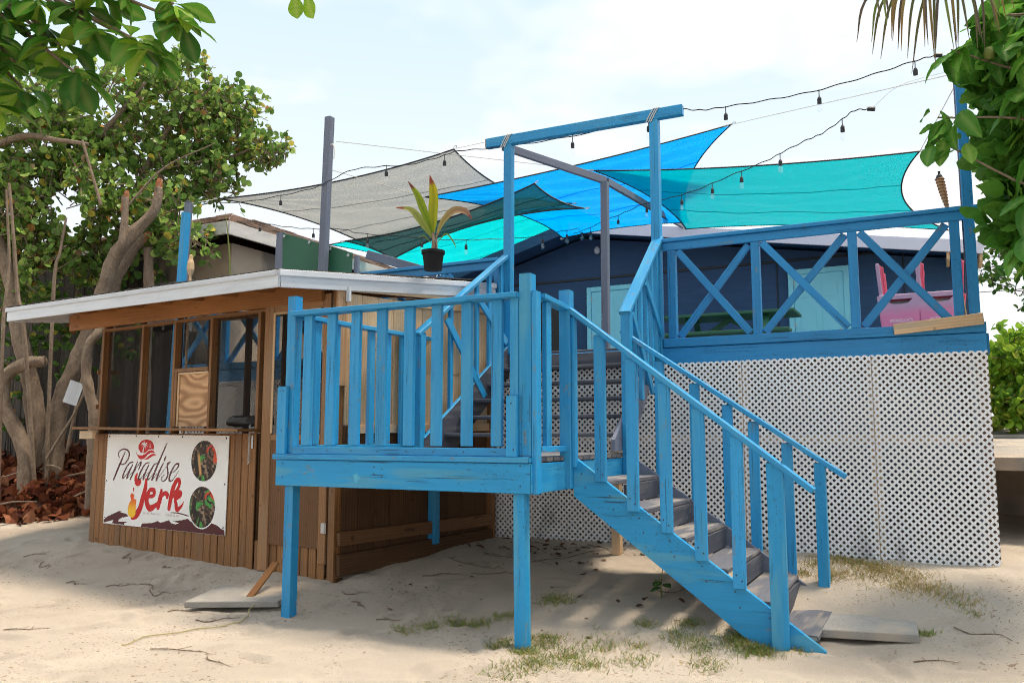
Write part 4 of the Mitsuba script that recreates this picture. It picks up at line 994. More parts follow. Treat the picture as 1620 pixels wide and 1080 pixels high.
shingles(e[1], e[2], (-12.8, 10.0, 7.1), 22, 0.30)
shingles(e[0], e[1], e[4], 16, 0.35)
add('fascia', bx(-17.5, -8.04, 4.56, 4.60, 5.02, 5.25), 'm_oldtrim', rk)
add('fascia', bx(-8.05, -8.01, 4.60, 15.4, 5.02, 5.25), 'm_oldtrim', rk)
ow = add('window', bx(-10.6, -9.3, 4.96, 4.99, 3.5, 4.35), 'm_black', oh)
add('frame', [bx(-10.66, -10.6, 4.94, 4.99, 3.44, 4.4), bx(-9.3, -9.24, 4.94, 4.99, 3.44, 4.4), bx(-10.6, -9.3, 4.94, 4.99, 4.35, 4.4), bx(-9.98, -9.93, 4.94, 4.955, 3.5, 4.35)], 'm_oldtrim', ow)

bw = thing('board_fence', 'tall dark weathered board fence in shade behind the tree trunks', 'fence')
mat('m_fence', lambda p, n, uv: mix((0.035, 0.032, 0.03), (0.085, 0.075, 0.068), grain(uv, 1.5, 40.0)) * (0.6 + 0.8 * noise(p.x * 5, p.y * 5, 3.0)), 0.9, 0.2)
for a in np.arange(-16.0, -8.75, 0.3):
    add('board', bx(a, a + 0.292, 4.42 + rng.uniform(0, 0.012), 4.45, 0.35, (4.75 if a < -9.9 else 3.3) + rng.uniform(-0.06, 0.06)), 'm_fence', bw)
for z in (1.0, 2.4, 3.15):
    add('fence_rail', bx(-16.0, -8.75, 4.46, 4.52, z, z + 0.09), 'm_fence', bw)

# concrete platform at right
cp = thing('concrete_platform', 'grey concrete slab over a dark gap beyond the right end of the lattice', 'platform')
add('slab', [beam((6.2, 4.6, 1.26), (6.2, 8.0, 1.45), 6.0, 0.14)], 'm_concrete', cp)
add('slab', [beam((6.2, 8.02, 1.50), (6.2, 12.0, 1.72), 6.0, 0.12)], 'm_concrete', cp)
add('back_wall', bx(3.2, 9.2, 7.6, 7.8, 0.0, 1.3), 'm_stucco', cp)
add('pier', bx(3.9, 4.2, 4.9, 5.2, 0.2, 1.19), 'm_concrete', cp)

# picnic table
ptb = thing('picnic_table', 'dark green picnic table on the deck in front of the navy house', 'table')
for k in range(5):
    add('top_board', bx(-0.90, 1.02, 6.25 + k * 0.15, 6.39 + k * 0.15, 3.285, 3.325), 'm_tgreen', ptb)
for y in (5.75, 7.35):
    add('bench', bx(-0.90, 1.02, y, y + 0.26, 2.96, 3.0), 'm_tgreen', ptb)
for u in (-0.5, 0.62):
    add('leg', beam((u, 6.40, 3.28), (u, 5.85, ZD), 0.04, 0.09, (1, 0, 0)), 'm_tgreen', ptb)
    add('leg', beam((u, 6.85, 3.28), (u, 7.45, ZD), 0.04, 0.09, (1, 0, 0)), 'm_tgreen', ptb)
    add('cross_bar', bx(u + 0.045, u + 0.085, 5.76, 7.6, 2.86, 2.955), 'm_tgreen', ptb)
    add('brace', beam((u + 0.05, 6.62, 2.93), (0.06, 6.62, 3.27), 0.04, 0.08), 'm_tgreen', ptb)

# ---------------------------------------------------------------- table with upturned chairs
tb = thing('chair_table', 'pale table on the deck carrying the upturned plastic chairs', 'table')
add('top', bx(2.17, 3.0, 5.10, 6.2, 3.13, 3.16), 'm_white', tb)
for u in (2.22, 2.94):
    for y in (5.12, 6.14): add('leg', bx(u - 0.02, u + 0.02, y - 0.02, y + 0.02, ZD, 3.129), 'm_navy', tb)
mat('m_pinkfade', lambda p, n, uv: mix((0.56, 0.19, 0.36), (0.40, 0.28, 0.42), smoothstep(2.95, 3.12, p.z + 0.04 * noise(p.x * 20, p.z * 20, 1.0))), 0.6, 0.3)
mat('m_fadedprint', (0.66, 0.55, 0.62), 0.6, 0.2)
mat('m_pinkred', (0.54, 0.09, 0.16), 0.5, 0.4)


def chair(label, group, x, y, z, m, letter):
    k = thing('plastic_chair', label, 'chair', group)
    # upside down: seat underside up, back hanging towards the viewer, legs in the air
    se = sbox(-0.20, 0.0, 0.20, 0.40).buffer(0.02)
    add('seat', extrude(se, 0.022, (x, y, z), (1, 0, 0), (0, 1, 0), (0, 0, 1)), m, k)
    pr = np.linspace(0, 1, 14)
    hole = Polygon([(-0.13, 0.045), (0.13, 0.045), (0.09, 0.085), (0.0, 0.10), (-0.09, 0.085)]).buffer(0.006)
    bk = Polygon([(-0.225, 0.0), (0.225, 0.0), (0.20, 0.16), (0.185, 0.36), (0.15, 0.43), (-0.15, 0.43), (-0.185, 0.36), (-0.20, 0.16)]).buffer(0.01).difference(hole)
    add('backrest', extrude(bk, 0.02, (x, y - 0.045, z + 0.022), (1, 0, 0), (0, -0.12, -0.993), (0, -0.993, 0.12)), m, k)
    rim = [tube(spline([(x + s * 0.222, y - 0.03, z + 0.03), (x + s * 0.205, y - 0.06, z - 0.14), (x + s * 0.19, y - 0.085, z - 0.34), (x + s * 0.15, y - 0.1, z - 0.41)], 6), [0.022, 0.018, 0.014, 0.012], 8) for s in (-1, 1)]
    rim.append(tube([(x - 0.215, y - 0.03, z + 0.03), (x + 0.215, y - 0.03, z + 0.03)], 0.02, 8))
    add('rim', rim, m, k, smooth=True)
    for sx in (-1, 1):
        for yy, dy in ((0.0, -0.03), (0.38, 0.05)):
            add('leg', beam((x + sx * 0.195, y + yy, z + 0.02), (x + sx * 0.222, y + yy + dy, z + 0.43), 0.042, 0.035, (0, 1, 0), 0.008), m, k)
    if letter:
        tm = meshkit.text_mesh('CAYBREW', 0.036, 0.002, bold=True)
        v = np.array(tm.vertices); v[:, 0] -= v[:, 0].mean(); kx = 0.24 / (v[:, 0].max() - v[:, 0].min())
        a = -v[:, 0] * kx                                         # upside down
        O = np.array([x, y - 0.045, z + 0.022]) + np.array([0, -0.12, -0.993]) * 0.285 + np.array([0, -0.993, 0.12]) * 0.0205
        V = O + a[:, None] * np.array([1, 0, 0]) + v[:, 1:2] * np.array([0, -0.12, -0.993]) + v[:, 2:] * np.array([0, -0.993, 0.12])
        add('lettering', (V, np.asarray(tm.faces), v[:, :2]), 'm_fadedprint', k)
    return k


for sx, side in ((2.385, 'left'), (2.805, 'right')):
    chair(f'faded pink plastic chair upturned at the front of the {side} stack on the deck', 'upturned chairs', sx, 5.02, 3.165, 'm_pinkfade', True)
    chair(f'red pink plastic chair nested behind the front one in the {side} stack', 'upturned chairs', sx + 0.012, 5.13, 3.19 - 0.03, 'm_pinkred', False)
    chair(f'red pink plastic chair innermost in the {side} stack on the deck', 'upturned chairs', sx + 0.035, 5.25, 3.165 - 0.10 + 0.098, 'm_pinkred', False)

# bamboo torch at right
th_ = thing('garden_torch', 'tall leaning bamboo torch with woven head at the right corner of the deck', 'torch')
q0, q1, q2 = np.array([3.005, 3.28, 2.55]), np.array([2.90, 3.28, 3.74]), np.array([2.845, 3.28, 4.06])
add('pole', tube(np.linspace(q0, q1, 14), 0.016, 8, 0.08), 'm_lumber', th_, smooth=True)
dq = (q2 - q1) / np.linalg.norm(q2 - q1)
head = [tube(np.linspace(q1 - dq * 0.02, q2, 6), [0.014, 0.02, 0.028, 0.034, 0.037, 0.036], 12)]
add('wick_head', head, 'm_ply', th_, smooth=True)
wv = []
for k in range(9):
    c = q1 + dq * (0.05 + 0.033 * k); r = np.interp(k, [0, 4, 8], [0.020, 0.033, 0.040])
    wv.append(tube([c + r * np.array([math.cos(a), math.sin(a), 0]) for a in np.linspace(0, 6.2832, 17)], 0.006, 5))
add('weave', wv, 'm_siding', th_)
add('cap', lathe([(0.034, 0), (0.025, 0.03), (0.012, 0.04), (0.012, 0.07), (0, 0.07)], 12, q2), 'm_black', th_)


# ---------------------------------------------------------------- string lights
def string_light(label, pts, bulbs, drop=0.07, plug=False):
    k = thing('string_light', label, 'string light', 'string lights')
    P = spline(np.array(pts, float), 10)
    P[:, 2] += 0.006 * np.sin(np.arange(len(P)) * 0.9)
    add('cable', tube(P, 0.0058, 6), 'm_black', k, smooth=True)
    if plug: add('plug', tube(np.array([P[-1], P[-1] + (0.07, 0, -0.015)]), 0.022, 8), 'm_black', k)
    L = np.r_[0, np.cumsum(np.linalg.norm(np.diff(P, axis=0), axis=1))]
    for t in bulbs:
        c = np.array([np.interp(t * L[-1], L, P[:, i]) for i in range(3)])
        h = add('bulb_holder', [tube([c + (0, 0, 0.01), c - (0, 0, drop)], 0.005, 5), lathe([(0, 0), (0.012, 0), (0.022, -0.02), (0.022, -0.07), (0, -0.07)], 10, c - (0, 0, drop))], 'm_black', k)
        add('bulb', lathe([(0.014, 0.005), (0.022, -0.02), (0.027, -0.045), (0.020, -0.072), (0.0, -0.085)], 10, c - (0, 0, drop + 0.075)), 'm_bulb', h, smooth=True)


string_light('black bulb cable from the gantry beam up to the right hand tree', [(0.38, 3.05, 5.14), (0.59, 3.05, 5.09), (0.86, 3.05, 5.08), (1.32, 3.05, 5.07), (1.79, 3.05, 5.08), (2.3, 3.05, 5.14), (2.68, 3.05, 5.2), (2.86, 3.05, 5.22)], (0.19, 0.57, 0.93), plug=True)
string_light('black bulb cable along the gantry beam and across the grey sail to the left pole', [(0.3, 3.16, 5.13), (-0.06, 3.16, 5.13), (-0.99, 3.16, 5.10), (-1.70, 3.165, 5.11), (-2.10, 3.02, 5.08), (-2.48, 2.99, 5.1), (-2.75, 3.0, 5.07), (-3.21, 3.0, 5.04), (-3.65, 2.99, 5.08), (-4.1, 2.96, 5.09), (-4.53, 2.96, 4.98), (-4.78, 2.98, 4.94), (-5.42, 3.0, 4.92), (-6.23, 3.02, 4.94), (-7.43, 3.03, 5.11)], (0.045, 0.165, 0.27, 0.385, 0.50, 0.735))
string_light('black bulb cable sagging across the teal sail to a loose plug end at right', [(-3.18, 8.21, 5.25), (-2.58, 7.62, 5.17), (-2.03, 7.11, 5.14), (-1.6, 6.77, 5.13), (-1.11, 6.35, 5.11), (-0.61, 5.93, 5.02), (-0.12, 5.5, 4.95), (0.46, 4.9, 4.89), (1.03, 4.29, 4.82), (1.29, 3.98, 4.8), (1.58, 3.68, 4.79), (1.76, 3.54, 4.79), (1.97, 3.32, 4.82), (2.11, 3.16, 4.84), (2.24, 3.12, 4.82)], (0.13, 0.26, 0.375, 0.50, 0.605, 0.70, 0.815, 0.955), plug=True)
string_light('black bulb cable strung low from the old house to the navy house roof', [(-7.45, 4.35, 5.16), (-7.23, 4.47, 5.1), (-6.48, 4.29, 4.9), (-5.84, 4.16, 4.76), (-5.21, 4.15, 4.68), (-4.82, 4.12, 4.56), (-4.14, 4.36, 4.49), (-3.56, 4.65, 4.44), (-3.11, 5.11, 4.5), (-2.79, 5.72, 4.63), (-2.69, 6.78, 4.95), (-2.92, 8.34, 5.4)], (0.04, 0.22, 0.35, 0.45, 0.53, 0.62, 0.71, 0.83, 0.97))
add('support_wire', tube(spline([(2.28, 3.12, 4.82), (2.55, 3.1, 5.0), (2.99, 3.08, 5.05)], 5), 0.0025, 4), 'm_rope', 'string_light_002')
wr = thing('utility_wires', 'thin overhead wires crossing the sky beyond the right corner post', 'wire')
add('cable', [tube(spline([(-12, 40, 9 + 0.8 * k), (6, 38, 8.2 + 0.8 * k), (24, 36, 9 + 0.8 * k)], 8), 0.02, 5) for k in range(3)], 'm_black', wr)

# ---------------------------------------------------------------- slabs
for lab, c, a, dims, tilt in (('square grey paving slab half buried beside the kiosk door', (-3.12, 0.33), 0.40, (0.86, 0.80, 0.055), (0.02, -0.01)), ('pale rectangular paving slab lying at the foot of the stairs', (2.16, 1.27), 0.06, (0.66, 0.62, 0.06), (0.03, 0.0))):
    k = thing('paving_slab', lab, 'paving slab')
    d = np.array([math.cos(a), math.sin(a), tilt[0]])
    z = float(G(*c)) + 0.035
    add('stone', [beam(np.array([*c, z]) - d * dims[0] / 2, np.array([*c, z]) + d * dims[0] / 2, dims[1], dims[2], (0, tilt[1], 1), 0.006)], 'm_concrete', k)


# ---------------------------------------------------------------- foliage
def frames(d, n):
    d = d / np.linalg.norm(d, axis=1, keepdims=True)
    s = np.cross(n, d); s /= np.maximum(np.linalg.norm(s, axis=1, keepdims=True), 1e-6)
    return d, s, np.cross(d, s)


ROUND = np.array([[0, 0, 0]] + [[0.5 + 0.5 * math.cos(a), 0.52 * math.sin(a), 0.07 * (1 - math.cos(2 * a)) - 0.03] for a in np.arange(8) * math.pi / 4 + math.pi / 8])
ROUND[0] = [0.5, 0, 0.0]
RF = np.array([[0, i + 1, (i + 1) % 8 + 1] for i in range(8)])
OVAL = ROUND * [1, 0.62, 1.2]


def leaves(pos, d, n, size, col, tmpl=ROUND, faces=RF):
    d, s, u = frames(d, n)
    V = pos[:, None] + size[:, None, None] * (tmpl[None, :, :1] * d[:, None] + tmpl[None, :, 1:2] * s[:, None] + tmpl[None, :, 2:] * u[:, None])
    k = len(tmpl)
    F = (faces[None] + (np.arange(len(pos)) * k)[:, None, None]).reshape(-1, 3)
    C = np.repeat(col, k, 0)
    return (V.reshape(-1, 3), F, np.zeros((len(V) * k, 2))), C


def rnd(n): 
    v = rng.normal(size=(n, 3))
    return v / np.linalg.norm(v, axis=1, keepdims=True)


def crown(ells, per, size, palette, probs, cl=7, tmpl=ROUND, spread=0.20, up=0.6):
    """leaf clusters on twigs through a union of ellipsoids (x, y, z, rx, ry, rz)"""
    P, Dd, N, tw = [], [], [], []
    for (x, y, z, rx, ry, rz) in ells:
        m = int(per * (rx * ry * rz) ** (2 / 3))
        r = rng.uniform(0.25, 1, (m, 1)) ** 0.5
        o = rnd(m)
        c = np.array([x, y, z]) + o * r * [rx, ry, rz]
        keep = meshkit.noise(c * 1.7, 3) > 0.30
        c, o = c[keep], o[keep]
        ax = o + rnd(len(c)) * 0.8 + [0, 0, 0.3]; ax /= np.linalg.norm(ax, axis=1, keepdims=True)
        for i in range(len(c)):
            L = spread * rng.uniform(1.0, 2.2)
            tw.append((c[i] - ax[i] * L, c[i] + ax[i] * L * 0.7))
            k = rng.integers(cl - 2, cl + 3)
            t = rng.uniform(-0.5, 0.75, (k, 1)) * L
            P.append(c[i] + ax[i] * t + rng.normal(0, 0.02, (k, 3)))
            q = rnd(k) + ax[i] * 0.5; Dd.append(q)
            N.append(rnd(k) * 0.9 + [0, 0, up])
    P, Dd, N = np.vstack(P), np.vstack(Dd), np.vstack(N)
    pal = np.array(palette)[rng.choice(len(palette), len(P), p=probs)] * rng.uniform(0.7, 1.3, (len(P), 1))
    m, C = leaves(P, Dd, N, size * rng.uniform(0.65, 1.25, len(P)), pal, tmpl)
    return m, C, tw


def twigs(tw, r=0.008):
    A, Bq = np.array([a for a, _ in tw]), np.array([b for _, b in tw])
    d = Bq - A; d /= np.linalg.norm(d, axis=1, keepdims=True)
    s = np.cross(d, [0.3, 0.5, 0.8]); s /= np.linalg.norm(s, axis=1, keepdims=True); u = np.cross(d, s)
    V = np.stack([A + s * r, A - s * r * 0.5 + u * r, A - s * r * 0.5 - u * r, Bq + s * r * .4, Bq - s * r * 0.2 + u * r * .4, Bq - s * r * 0.2 - u * r * .4], 1)
    F0 = np.array([[0, 1, 4], [0, 4, 3], [1, 2, 5], [1, 5, 4], [2, 0, 3], [2, 3, 5]])
    F = (F0[None] + (np.arange(len(V)) * 6)[:, None, None]).reshape(-1, 3)
    return V.reshape(-1, 3), F, np.zeros((len(V) * 6, 2))


# sea grape tree at left
sg = thing('sea_grape_tree', 'large leafy tree with round leaves and pale bent trunks at left', 'tree')
GP = [(0.115, 0.22, 0.05), (0.17, 0.30, 0.065), (0.25, 0.39, 0.085), (0.37, 0.50, 0.13), (0.52, 0.45, 0.08), (0.46, 0.24, 0.07), (0.29, 0.20, 0.11)]
ells = [(-10.7, 2.7, 6.87, 1.0, 0.9, 0.9), (-10.12, 3.55, 7.3, 1.0, 0.9, 0.85), (-9.82, 4.61, 7.7, 1.0, 0.9, 0.9), (-9.1, 5.14, 7.3, 0.8, 0.8, 0.8), (-8.7, 5.4, 7.0, 0.55, 0.7, 0.5), (-8.9, 5.5, 7.75, 0.5, 0.6, 0.45),
        (-10.15, 3.09, 5.58, 1.0, 0.8, 0.8), (-10.9, 2.41, 5.36, 1.0, 0.8, 0.9), (-9.87, 4.35, 6.1, 0.9, 0.8, 0.8), (-9.3, 4.9, 6.3, 0.75, 0.8, 0.7), (-8.35, 4.1, 4.85, 0.45, 0.5, 0.42), (-8.75, 3.9, 5.4, 0.5, 0.5, 0.45),
        (-10.7, 2.9, 4.45, 0.9, 0.7, 0.7), (-10.18, 3.7, 4.5, 0.7, 0.5, 0.6), (-9.75, 4.95, 8.35, 0.65, 0.8, 0.5), (-8.3, 5.63, 6.75, 0.40, 0.5, 0.32), (-8.0, 5.75, 6.9, 0.22, 0.3, 0.18), (-8.75, 5.1, 6.1, 0.45, 0.5, 0.35), (-9.3, 4.3, 5.1, 0.5, 0.5, 0.5), (-11.8, 2.3, 6.2, 1.2, 0.9, 1.6), (-11.0, 3.2, 5.0, 1.0, 0.5, 0.6), (-9.8, 4.0, 5.25, 0.8, 0.5, 0.5), (-10.4, 3.3, 6.4, 0.8, 0.6, 0.6)]
m, C, tw = crown(ells, 185, 0.116, GP, [0.27, 0.30, 0.22, 0.12, 0.035, 0.02, 0.035], spread=0.17)
add('crown', m, 'm_leaf', sg, smooth=False, color=C)
add('twigs', twigs(tw, 0.012), 'm_bark', sg)
TR = {'trunk': [([(-9.75, 2.39, 0.3), (-9.75, 2.39, 1.12), (-9.88, 2.33, 1.55), (-10.1, 2.22, 1.99), (-10.16, 2.19, 2.38), (-10.03, 2.25, 2.57), (-9.82, 2.36, 2.69), (-9.6, 2.47, 2.71)], [0.13, 0.12, 0.10, 0.10, 0.095, 0.09, 0.085]),
                ([(-9.9, 2.8, 0.2), (-9.93, 2.75, 1.1), (-10.05, 2.69, 1.85), (-10.18, 2.63, 2.45), (-10.37, 2.53, 3.17), (-10.57, 2.43, 4.1), (-10.85, 2.28, 4.93)], [0.18, 0.15, 0.13, 0.11, 0.09]),
                ([(-9.7, 2.75, 0.2), (-9.67, 2.77, 1.11), (-9.63, 2.79, 2.05), (-9.48, 2.87, 2.55), (-9.32, 2.95, 3.05), (-9.1, 3.06, 3.92), (-9.0, 3.11, 4.34), (-8.86, 3.18, 4.62), (-8.63, 3.3, 4.93), (-8.47, 3.38, 5.14), (-8.39, 3.42, 5.35), (-8.39, 3.42, 5.57)], [0.16, 0.14, 0.13, 0.115, 0.11, 0.10, 0.075, 0.06]),
                ([(-8.49, 2.6, 0.2), (-8.49, 2.58, 1.13), (-8.51, 2.58, 1.83), (-8.57, 2.54, 2.16), (-8.64, 2.51, 2.45), (-8.64, 2.51, 2.88), (-8.5, 2.58, 3.12), (-8.6, 2.9, 3.6)], [0.085, 0.08, 0.075, 0.07, 0.06]),
                ([(-9.45, 3.35, 0.3), (-9.38, 3.38, 2.5), (-9.32, 3.4, 3.92), (-9.13, 3.5, 4.47), (-8.98, 3.57, 4.74), (-8.87, 3.63, 4.88)], [0.12, 0.09, 0.075, 0.07]),
                ([(-8.85, 3.74, 0.3), (-8.88, 3.73, 3.0), (-8.89, 3.73, 4.01), (-8.93, 3.71, 4.69)], [0.10, 0.085, 0.075]),
                ([(-9.0, 3.1, 4.3), (-8.81, 3.1, 4.55), (-8.78, 3.12, 4.88), (-8.78, 3.12, 5.38)], [0.07, 0.06, 0.055])],
      'branch': [([(-10.37, 2.53, 3.17), (-11.37, 2.92, 4.25), (-11.0, 3.1, 5.48), (-10.46, 3.38, 6.27), (-9.91, 3.66, 7.07), (-9.45, 3.9, 7.77)], [0.09, 0.07, 0.05, 0.03]), ([(-9.32, 3.4, 3.9), (-10.25, 4.05, 4.63), (-9.94, 4.21, 5.97), (-9.51, 4.43, 7.03), (-9.28, 4.54, 7.33), (-8.85, 4.9, 8.0)], [0.07, 0.07, 0.06, 0.04, 0.02]),
                 ([(-9.94, 4.21, 5.6), (-9.42, 4.8, 6.06), (-8.92, 5.06, 6.54), (-8.31, 5.37, 6.84)], [0.05, 0.04, 0.02]), ([(-10.82, 2.08, 6.2), (-10.28, 2.35, 6.41), (-9.82, 2.58, 6.34), (-9.36, 2.82, 6.27)], [0.06, 0.05, 0.03]),
                 ([(-8.78, 3.12, 5.2), (-8.41, 3.53, 5.94), (-7.68, 3.9, 6.36)], [0.02, 0.015, 0.008]), ([(-9.36, 2.71, 6.3), (-9.03, 2.87, 5.22)], [0.02, 0.025]), ([(-9.55, 2.6, 0.5), (-9.53, 2.5, 3.82), (-9.48, 2.53, 4.42), (-9.42, 2.56, 4.99)], [0.03, 0.025, 0.018]),
                 ([(-9.6, 2.5, 0.4), (-9.59, 2.14, 2.94), (-9.74, 2.06, 3.76), (-9.84, 2.01, 4.56), (-9.96, 1.95, 5.46)], [0.03, 0.03, 0.02]), ([(-9.9, 2.1, 0.4), (-9.8, 1.92, 3.16), (-9.78, 1.93, 4.14), (-9.89, 1.87, 5.33)], [0.025, 0.025, 0.015]),
                 ([(-9.3, 2.95, 3.05), (-8.95, 2.7, 2.2), (-9.3, 2.4, 1.2)], [0.02, 0.02]), ([(-9.4, 2.8, 1.3), (-9.0, 2.72, 2.5), (-8.75, 2.75, 3.3)], [0.03, 0.025])]}
for nm, L in TR.items():
    for P, r in L:
        add(nm, tube(spline(P, 9), r, 18 if nm == 'trunk' else 8, 0.20), 'm_bark', sg, smooth=True)
for c, d, r in (((-8.39, 3.42, 5.56), (0.02, 0.0, 0.16), 0.052), ((-8.78, 3.12, 5.36), (0.02, 0, 0.13), 0.05), ((-8.87, 3.63, 4.87), (0.05, 0.02, 0.06), 0.06)):
    c = np.array(c); d = np.array(d)
    add('broken_end', [tube(np.array([c - d * 1.6, c, c + d * 0.6, c + d]), [r * 1.06, r * 1.04, r * 0.85, r * 0.55], 11, 0.55)], 'm_redwood', sg)
tag = thing('white_notice', 'small blank white card fixed to a tree trunk left of the kiosk', 'card')
add('card', [beam((-8.84, 2.40, 2.03), (-8.74, 2.44, 2.36), 0.22, 0.008, (0.454, -0.891, 0))], 'm_white', tag)

# foliage behind the crown and low scrub in front of the old house wall
scb = thing('scrub_thicket', 'tangle of thin bare stems and sparse leaves against the old house wall', 'shrub')
ms = []
for _ in range(46):
    x, y = rng.uniform(-13.0, -8.9), rng.uniform(3.3, 4.5)
    h = rng.uniform(1.5, 4.4)
    ms.append(tube(spline([(x, y, 0.4), (x + rng.normal(0, 0.15), y + rng.normal(0, 0.1), 0.4 + h * 0.5), (x + rng.normal(0, 0.4), y + rng.normal(0, 0.2), 0.4 + h)], 4), [0.014, 0.005], 5))
add('stem', ms, 'm_stemdark', scb, kind='stuff')
m, C, tw = crown([(-10.6, 3.9, 3.2, 1.6, 0.4, 0.9), (-12.5, 3.6, 3.0, 1.0, 0.5, 2.2), (-9.9, 3.9, 4.3, 0.9, 0.35, 0.6), (-11.2, 3.6, 4.5, 1.0, 0.4, 0.7)], 85, 0.115, [(0.06, 0.13, 0.03), (0.09, 0.18, 0.035), (0.14, 0.25, 0.05), (0.22, 0.33, 0.07), (0.34, 0.30, 0.05), (0.34, 0.17, 0.05), (0.18, 0.11, 0.06)], [0.3, 0.3, 0.2, 0.1, 0.05, 0.03, 0.02])
add('foliage', m, 'm_leaf', scb, color=C)


def big_leaf(L, W, droop=0.18, fold=0.16, tipw=0.0, obov=0.62, veins=0.0, nx=8):
    """leaf along +x with its face to +z"""
    t = np.linspace(0, 1, nx + 1)
    prof = np.sin(np.pi * np.clip(t, 0, 1) ** (math.log(0.5) / math.log(obov))) ** 0.75
    prof[0], prof[-1] = 0.03, 0.02 + tipw
    c = np.array([-1, -0.5, 0, 0.5, 1.0])
    X = (t * L)[:, None] + 0 * c
    Y = prof[:, None] * W / 2 * c
    Z = np.abs(Y) * fold - droop * L * (t ** 2)[:, None] + veins * W * np.sin(t * 26)[:, None] * (np.abs(c) > 0.3) * prof[:, None]
    m = sheet(np.stack([X, Y, Z], -1))
    return m, np.tile(np.abs(c), nx + 1), np.repeat(t, 5)


def leaf_variants(L, W, cols, **kw):
    out = []
    for c, r in cols:
        for dp, fd in ((0.10, 0.10), (0.34, 0.22), (0.55, 0.34)):
            out.append(leaf_dict(L * rng.uniform(0.92, 1.08), W * rng.uniform(0.9, 1.1), c, r, **{**kw, 'droop': dp, 'fold': fd}))
    return out


def leaf_dict(L, W, col, rib, **kw):
    m, a, t = big_leaf(L, W, **kw)
    c = np.array(col) * (0.9 + 0.2 * meshkit.noise(np.stack([t * 9, a * 4, a * 0 + L * 50], -1)))[:, None]
    c = np.where((a < 0.1)[:, None], np.array(rib), c)
    return mikit.ply((m[0], m[1]), 'm_leaf', smooth=True, uv=m[2], color=c)


def put(k, name, d, pos, ax, nrm, s=1.0):
    ax = np.array(ax, float); ax /= np.linalg.norm(ax)
    y = np.cross(nrm, ax); y /= max(np.linalg.norm(y), 1e-6); z = np.cross(ax, y)
    M = np.eye(4); M[:3, 0], M[:3, 1], M[:3, 2], M[:3, 3] = ax * s, y * s, z * s, pos
    kk = key(name, k)
    scene[kk] = {**d, 'to_world': T(M)}


# tree at the right with big veined leaves
nt = thing('broadleaf_tree', 'tree with big glossy drooping leaves at the right edge of the picture', 'tree')
NL = leaf_variants(0.32, 0.175, (((0.075, 0.23, 0.03), (0.18, 0.34, 0.07)), ((0.11, 0.30, 0.035), (0.22, 0.40, 0.09)), ((0.05, 0.16, 0.02), (0.13, 0.26, 0.05)), ((0.18, 0.37, 0.045), (0.3, 0.46, 0.1))), obov=0.48, veins=0.03, nx=14)
tips = []
nb = [(2.84, 1.2, 4.48), (3.05, 1.3, 4.75), (3.18, 1.35, 4.57), (3.33, 1.43, 4.12), (2.72, 1.16, 3.95), (2.70, 1.16, 3.78), (3.42, 1.4, 2.9), (3.34, 1.35, 3.30), (3.26, 1.39, 2.99), (3.42, 1.45, 3.6), (3.45, 1.49, 4.72), (3.42, 1.3, 3.35), (3.3, 1.5, 4.2), (3.4, 1.6, 3.8), (3.35, 1.6, 3.95), (3.5, 1.5, 2.75), (3.3, 1.0, 4.4), (3.55, 1.2, 4.05), (3.6, 1.1, 3.1), (3.2, 1.6, 4.85), (3.22, 1.5, 4.42), (3.45, 1.8, 4.35), (3.35, 1.9, 3.4), (3.62, 1.5, 3.6), (3.75, 1.3, 4.6), (3.25, 1.75, 3.1), (3.3, 1.7, 3.55), (3.5, 1.95, 2.95), (3.45, 1.5, 3.05), (3.7, 1.7, 4.0)]
cenT = np.array([4.25, 1.7, 3.3])
add('trunk', tube(spline([(4.3, 1.7, 0.2), (4.28, 1.72, 1.6), (4.22, 1.7, 2.9), (4.3, 1.75, 4.4)], 6), [0.12, 0.10, 0.08, 0.05], 10, 0.1), 'm_bark', nt, smooth=True)
for i, p in enumerate(nb):
    p = np.array(p) + (0.10, 0.05, 0)
    z0 = np.clip(p[2] - 0.5, 2.3, 4.3)
    add('branch', tube(spline([(4.24, 1.7, z0), (cenT + p) / 2 * [1, 1, 0] + [0.05 * math.sin(i * 3), 0.08 * math.cos(i * 5), (z0 + p[2]) / 2 + 0.22 * math.sin(i * 2.1)], p], 6), [0.022, 0.010, 0.006], 6, 0.1), 'm_bark', nt, smooth=True)
    out = p - cenT; out[2] *= 0.3; out /= np.linalg.norm(out)
    for j in range(9):
        a = j * 2.4 + i
        ax = out * 0.55 + np.array([math.cos(a) * 0.75, math.sin(a) * 0.75, -0.60 + 0.35 * rng.normal()])
        nr = np.array([0, 0, 1.0]) + rnd(1)[0] * 0.5 + out * 0.35
        put(nt, 'leaf', NL[3 * rng.choice(4, p=[0.30, 0.27, 0.28, 0.15]) + rng.integers(3)], p - out * 0.05 * (j % 4) + rnd(1)[0] * 0.07, ax, nr, rng.uniform(0.6, 1.05) * (0.8 if p[0] < 3.0 else 1))
m, C, tw = crown([(3.43, 1.95, 3.5, 0.18, 0.3, 0.9), (3.42, 2.1, 4.5, 0.26, 0.4, 0.6), (3.50, 1.8, 2.95, 0.16, 0.25, 0.38), (3.75, 2.2, 3.9, 0.35, 0.5, 1.2)], 720, 0.22, [(0.07, 0.20, 0.025), (0.11, 0.27, 0.035), (0.17, 0.35, 0.05)], [0.42, 0.38, 0.20], tmpl=OVAL, spread=0.08, up=0.4)
add('inner_foliage', m, 'm_leaf', nt, color=C, kind='stuff')
fr = lathe([(0, 0), (0.03, 0.01), (0.042, 0.05), (0.03, 0.09), (0, 0.10)], 10, (3.19, 1.28, 4.36))
add('fruit', fr, 'm_leafstem', nt, smooth=True)

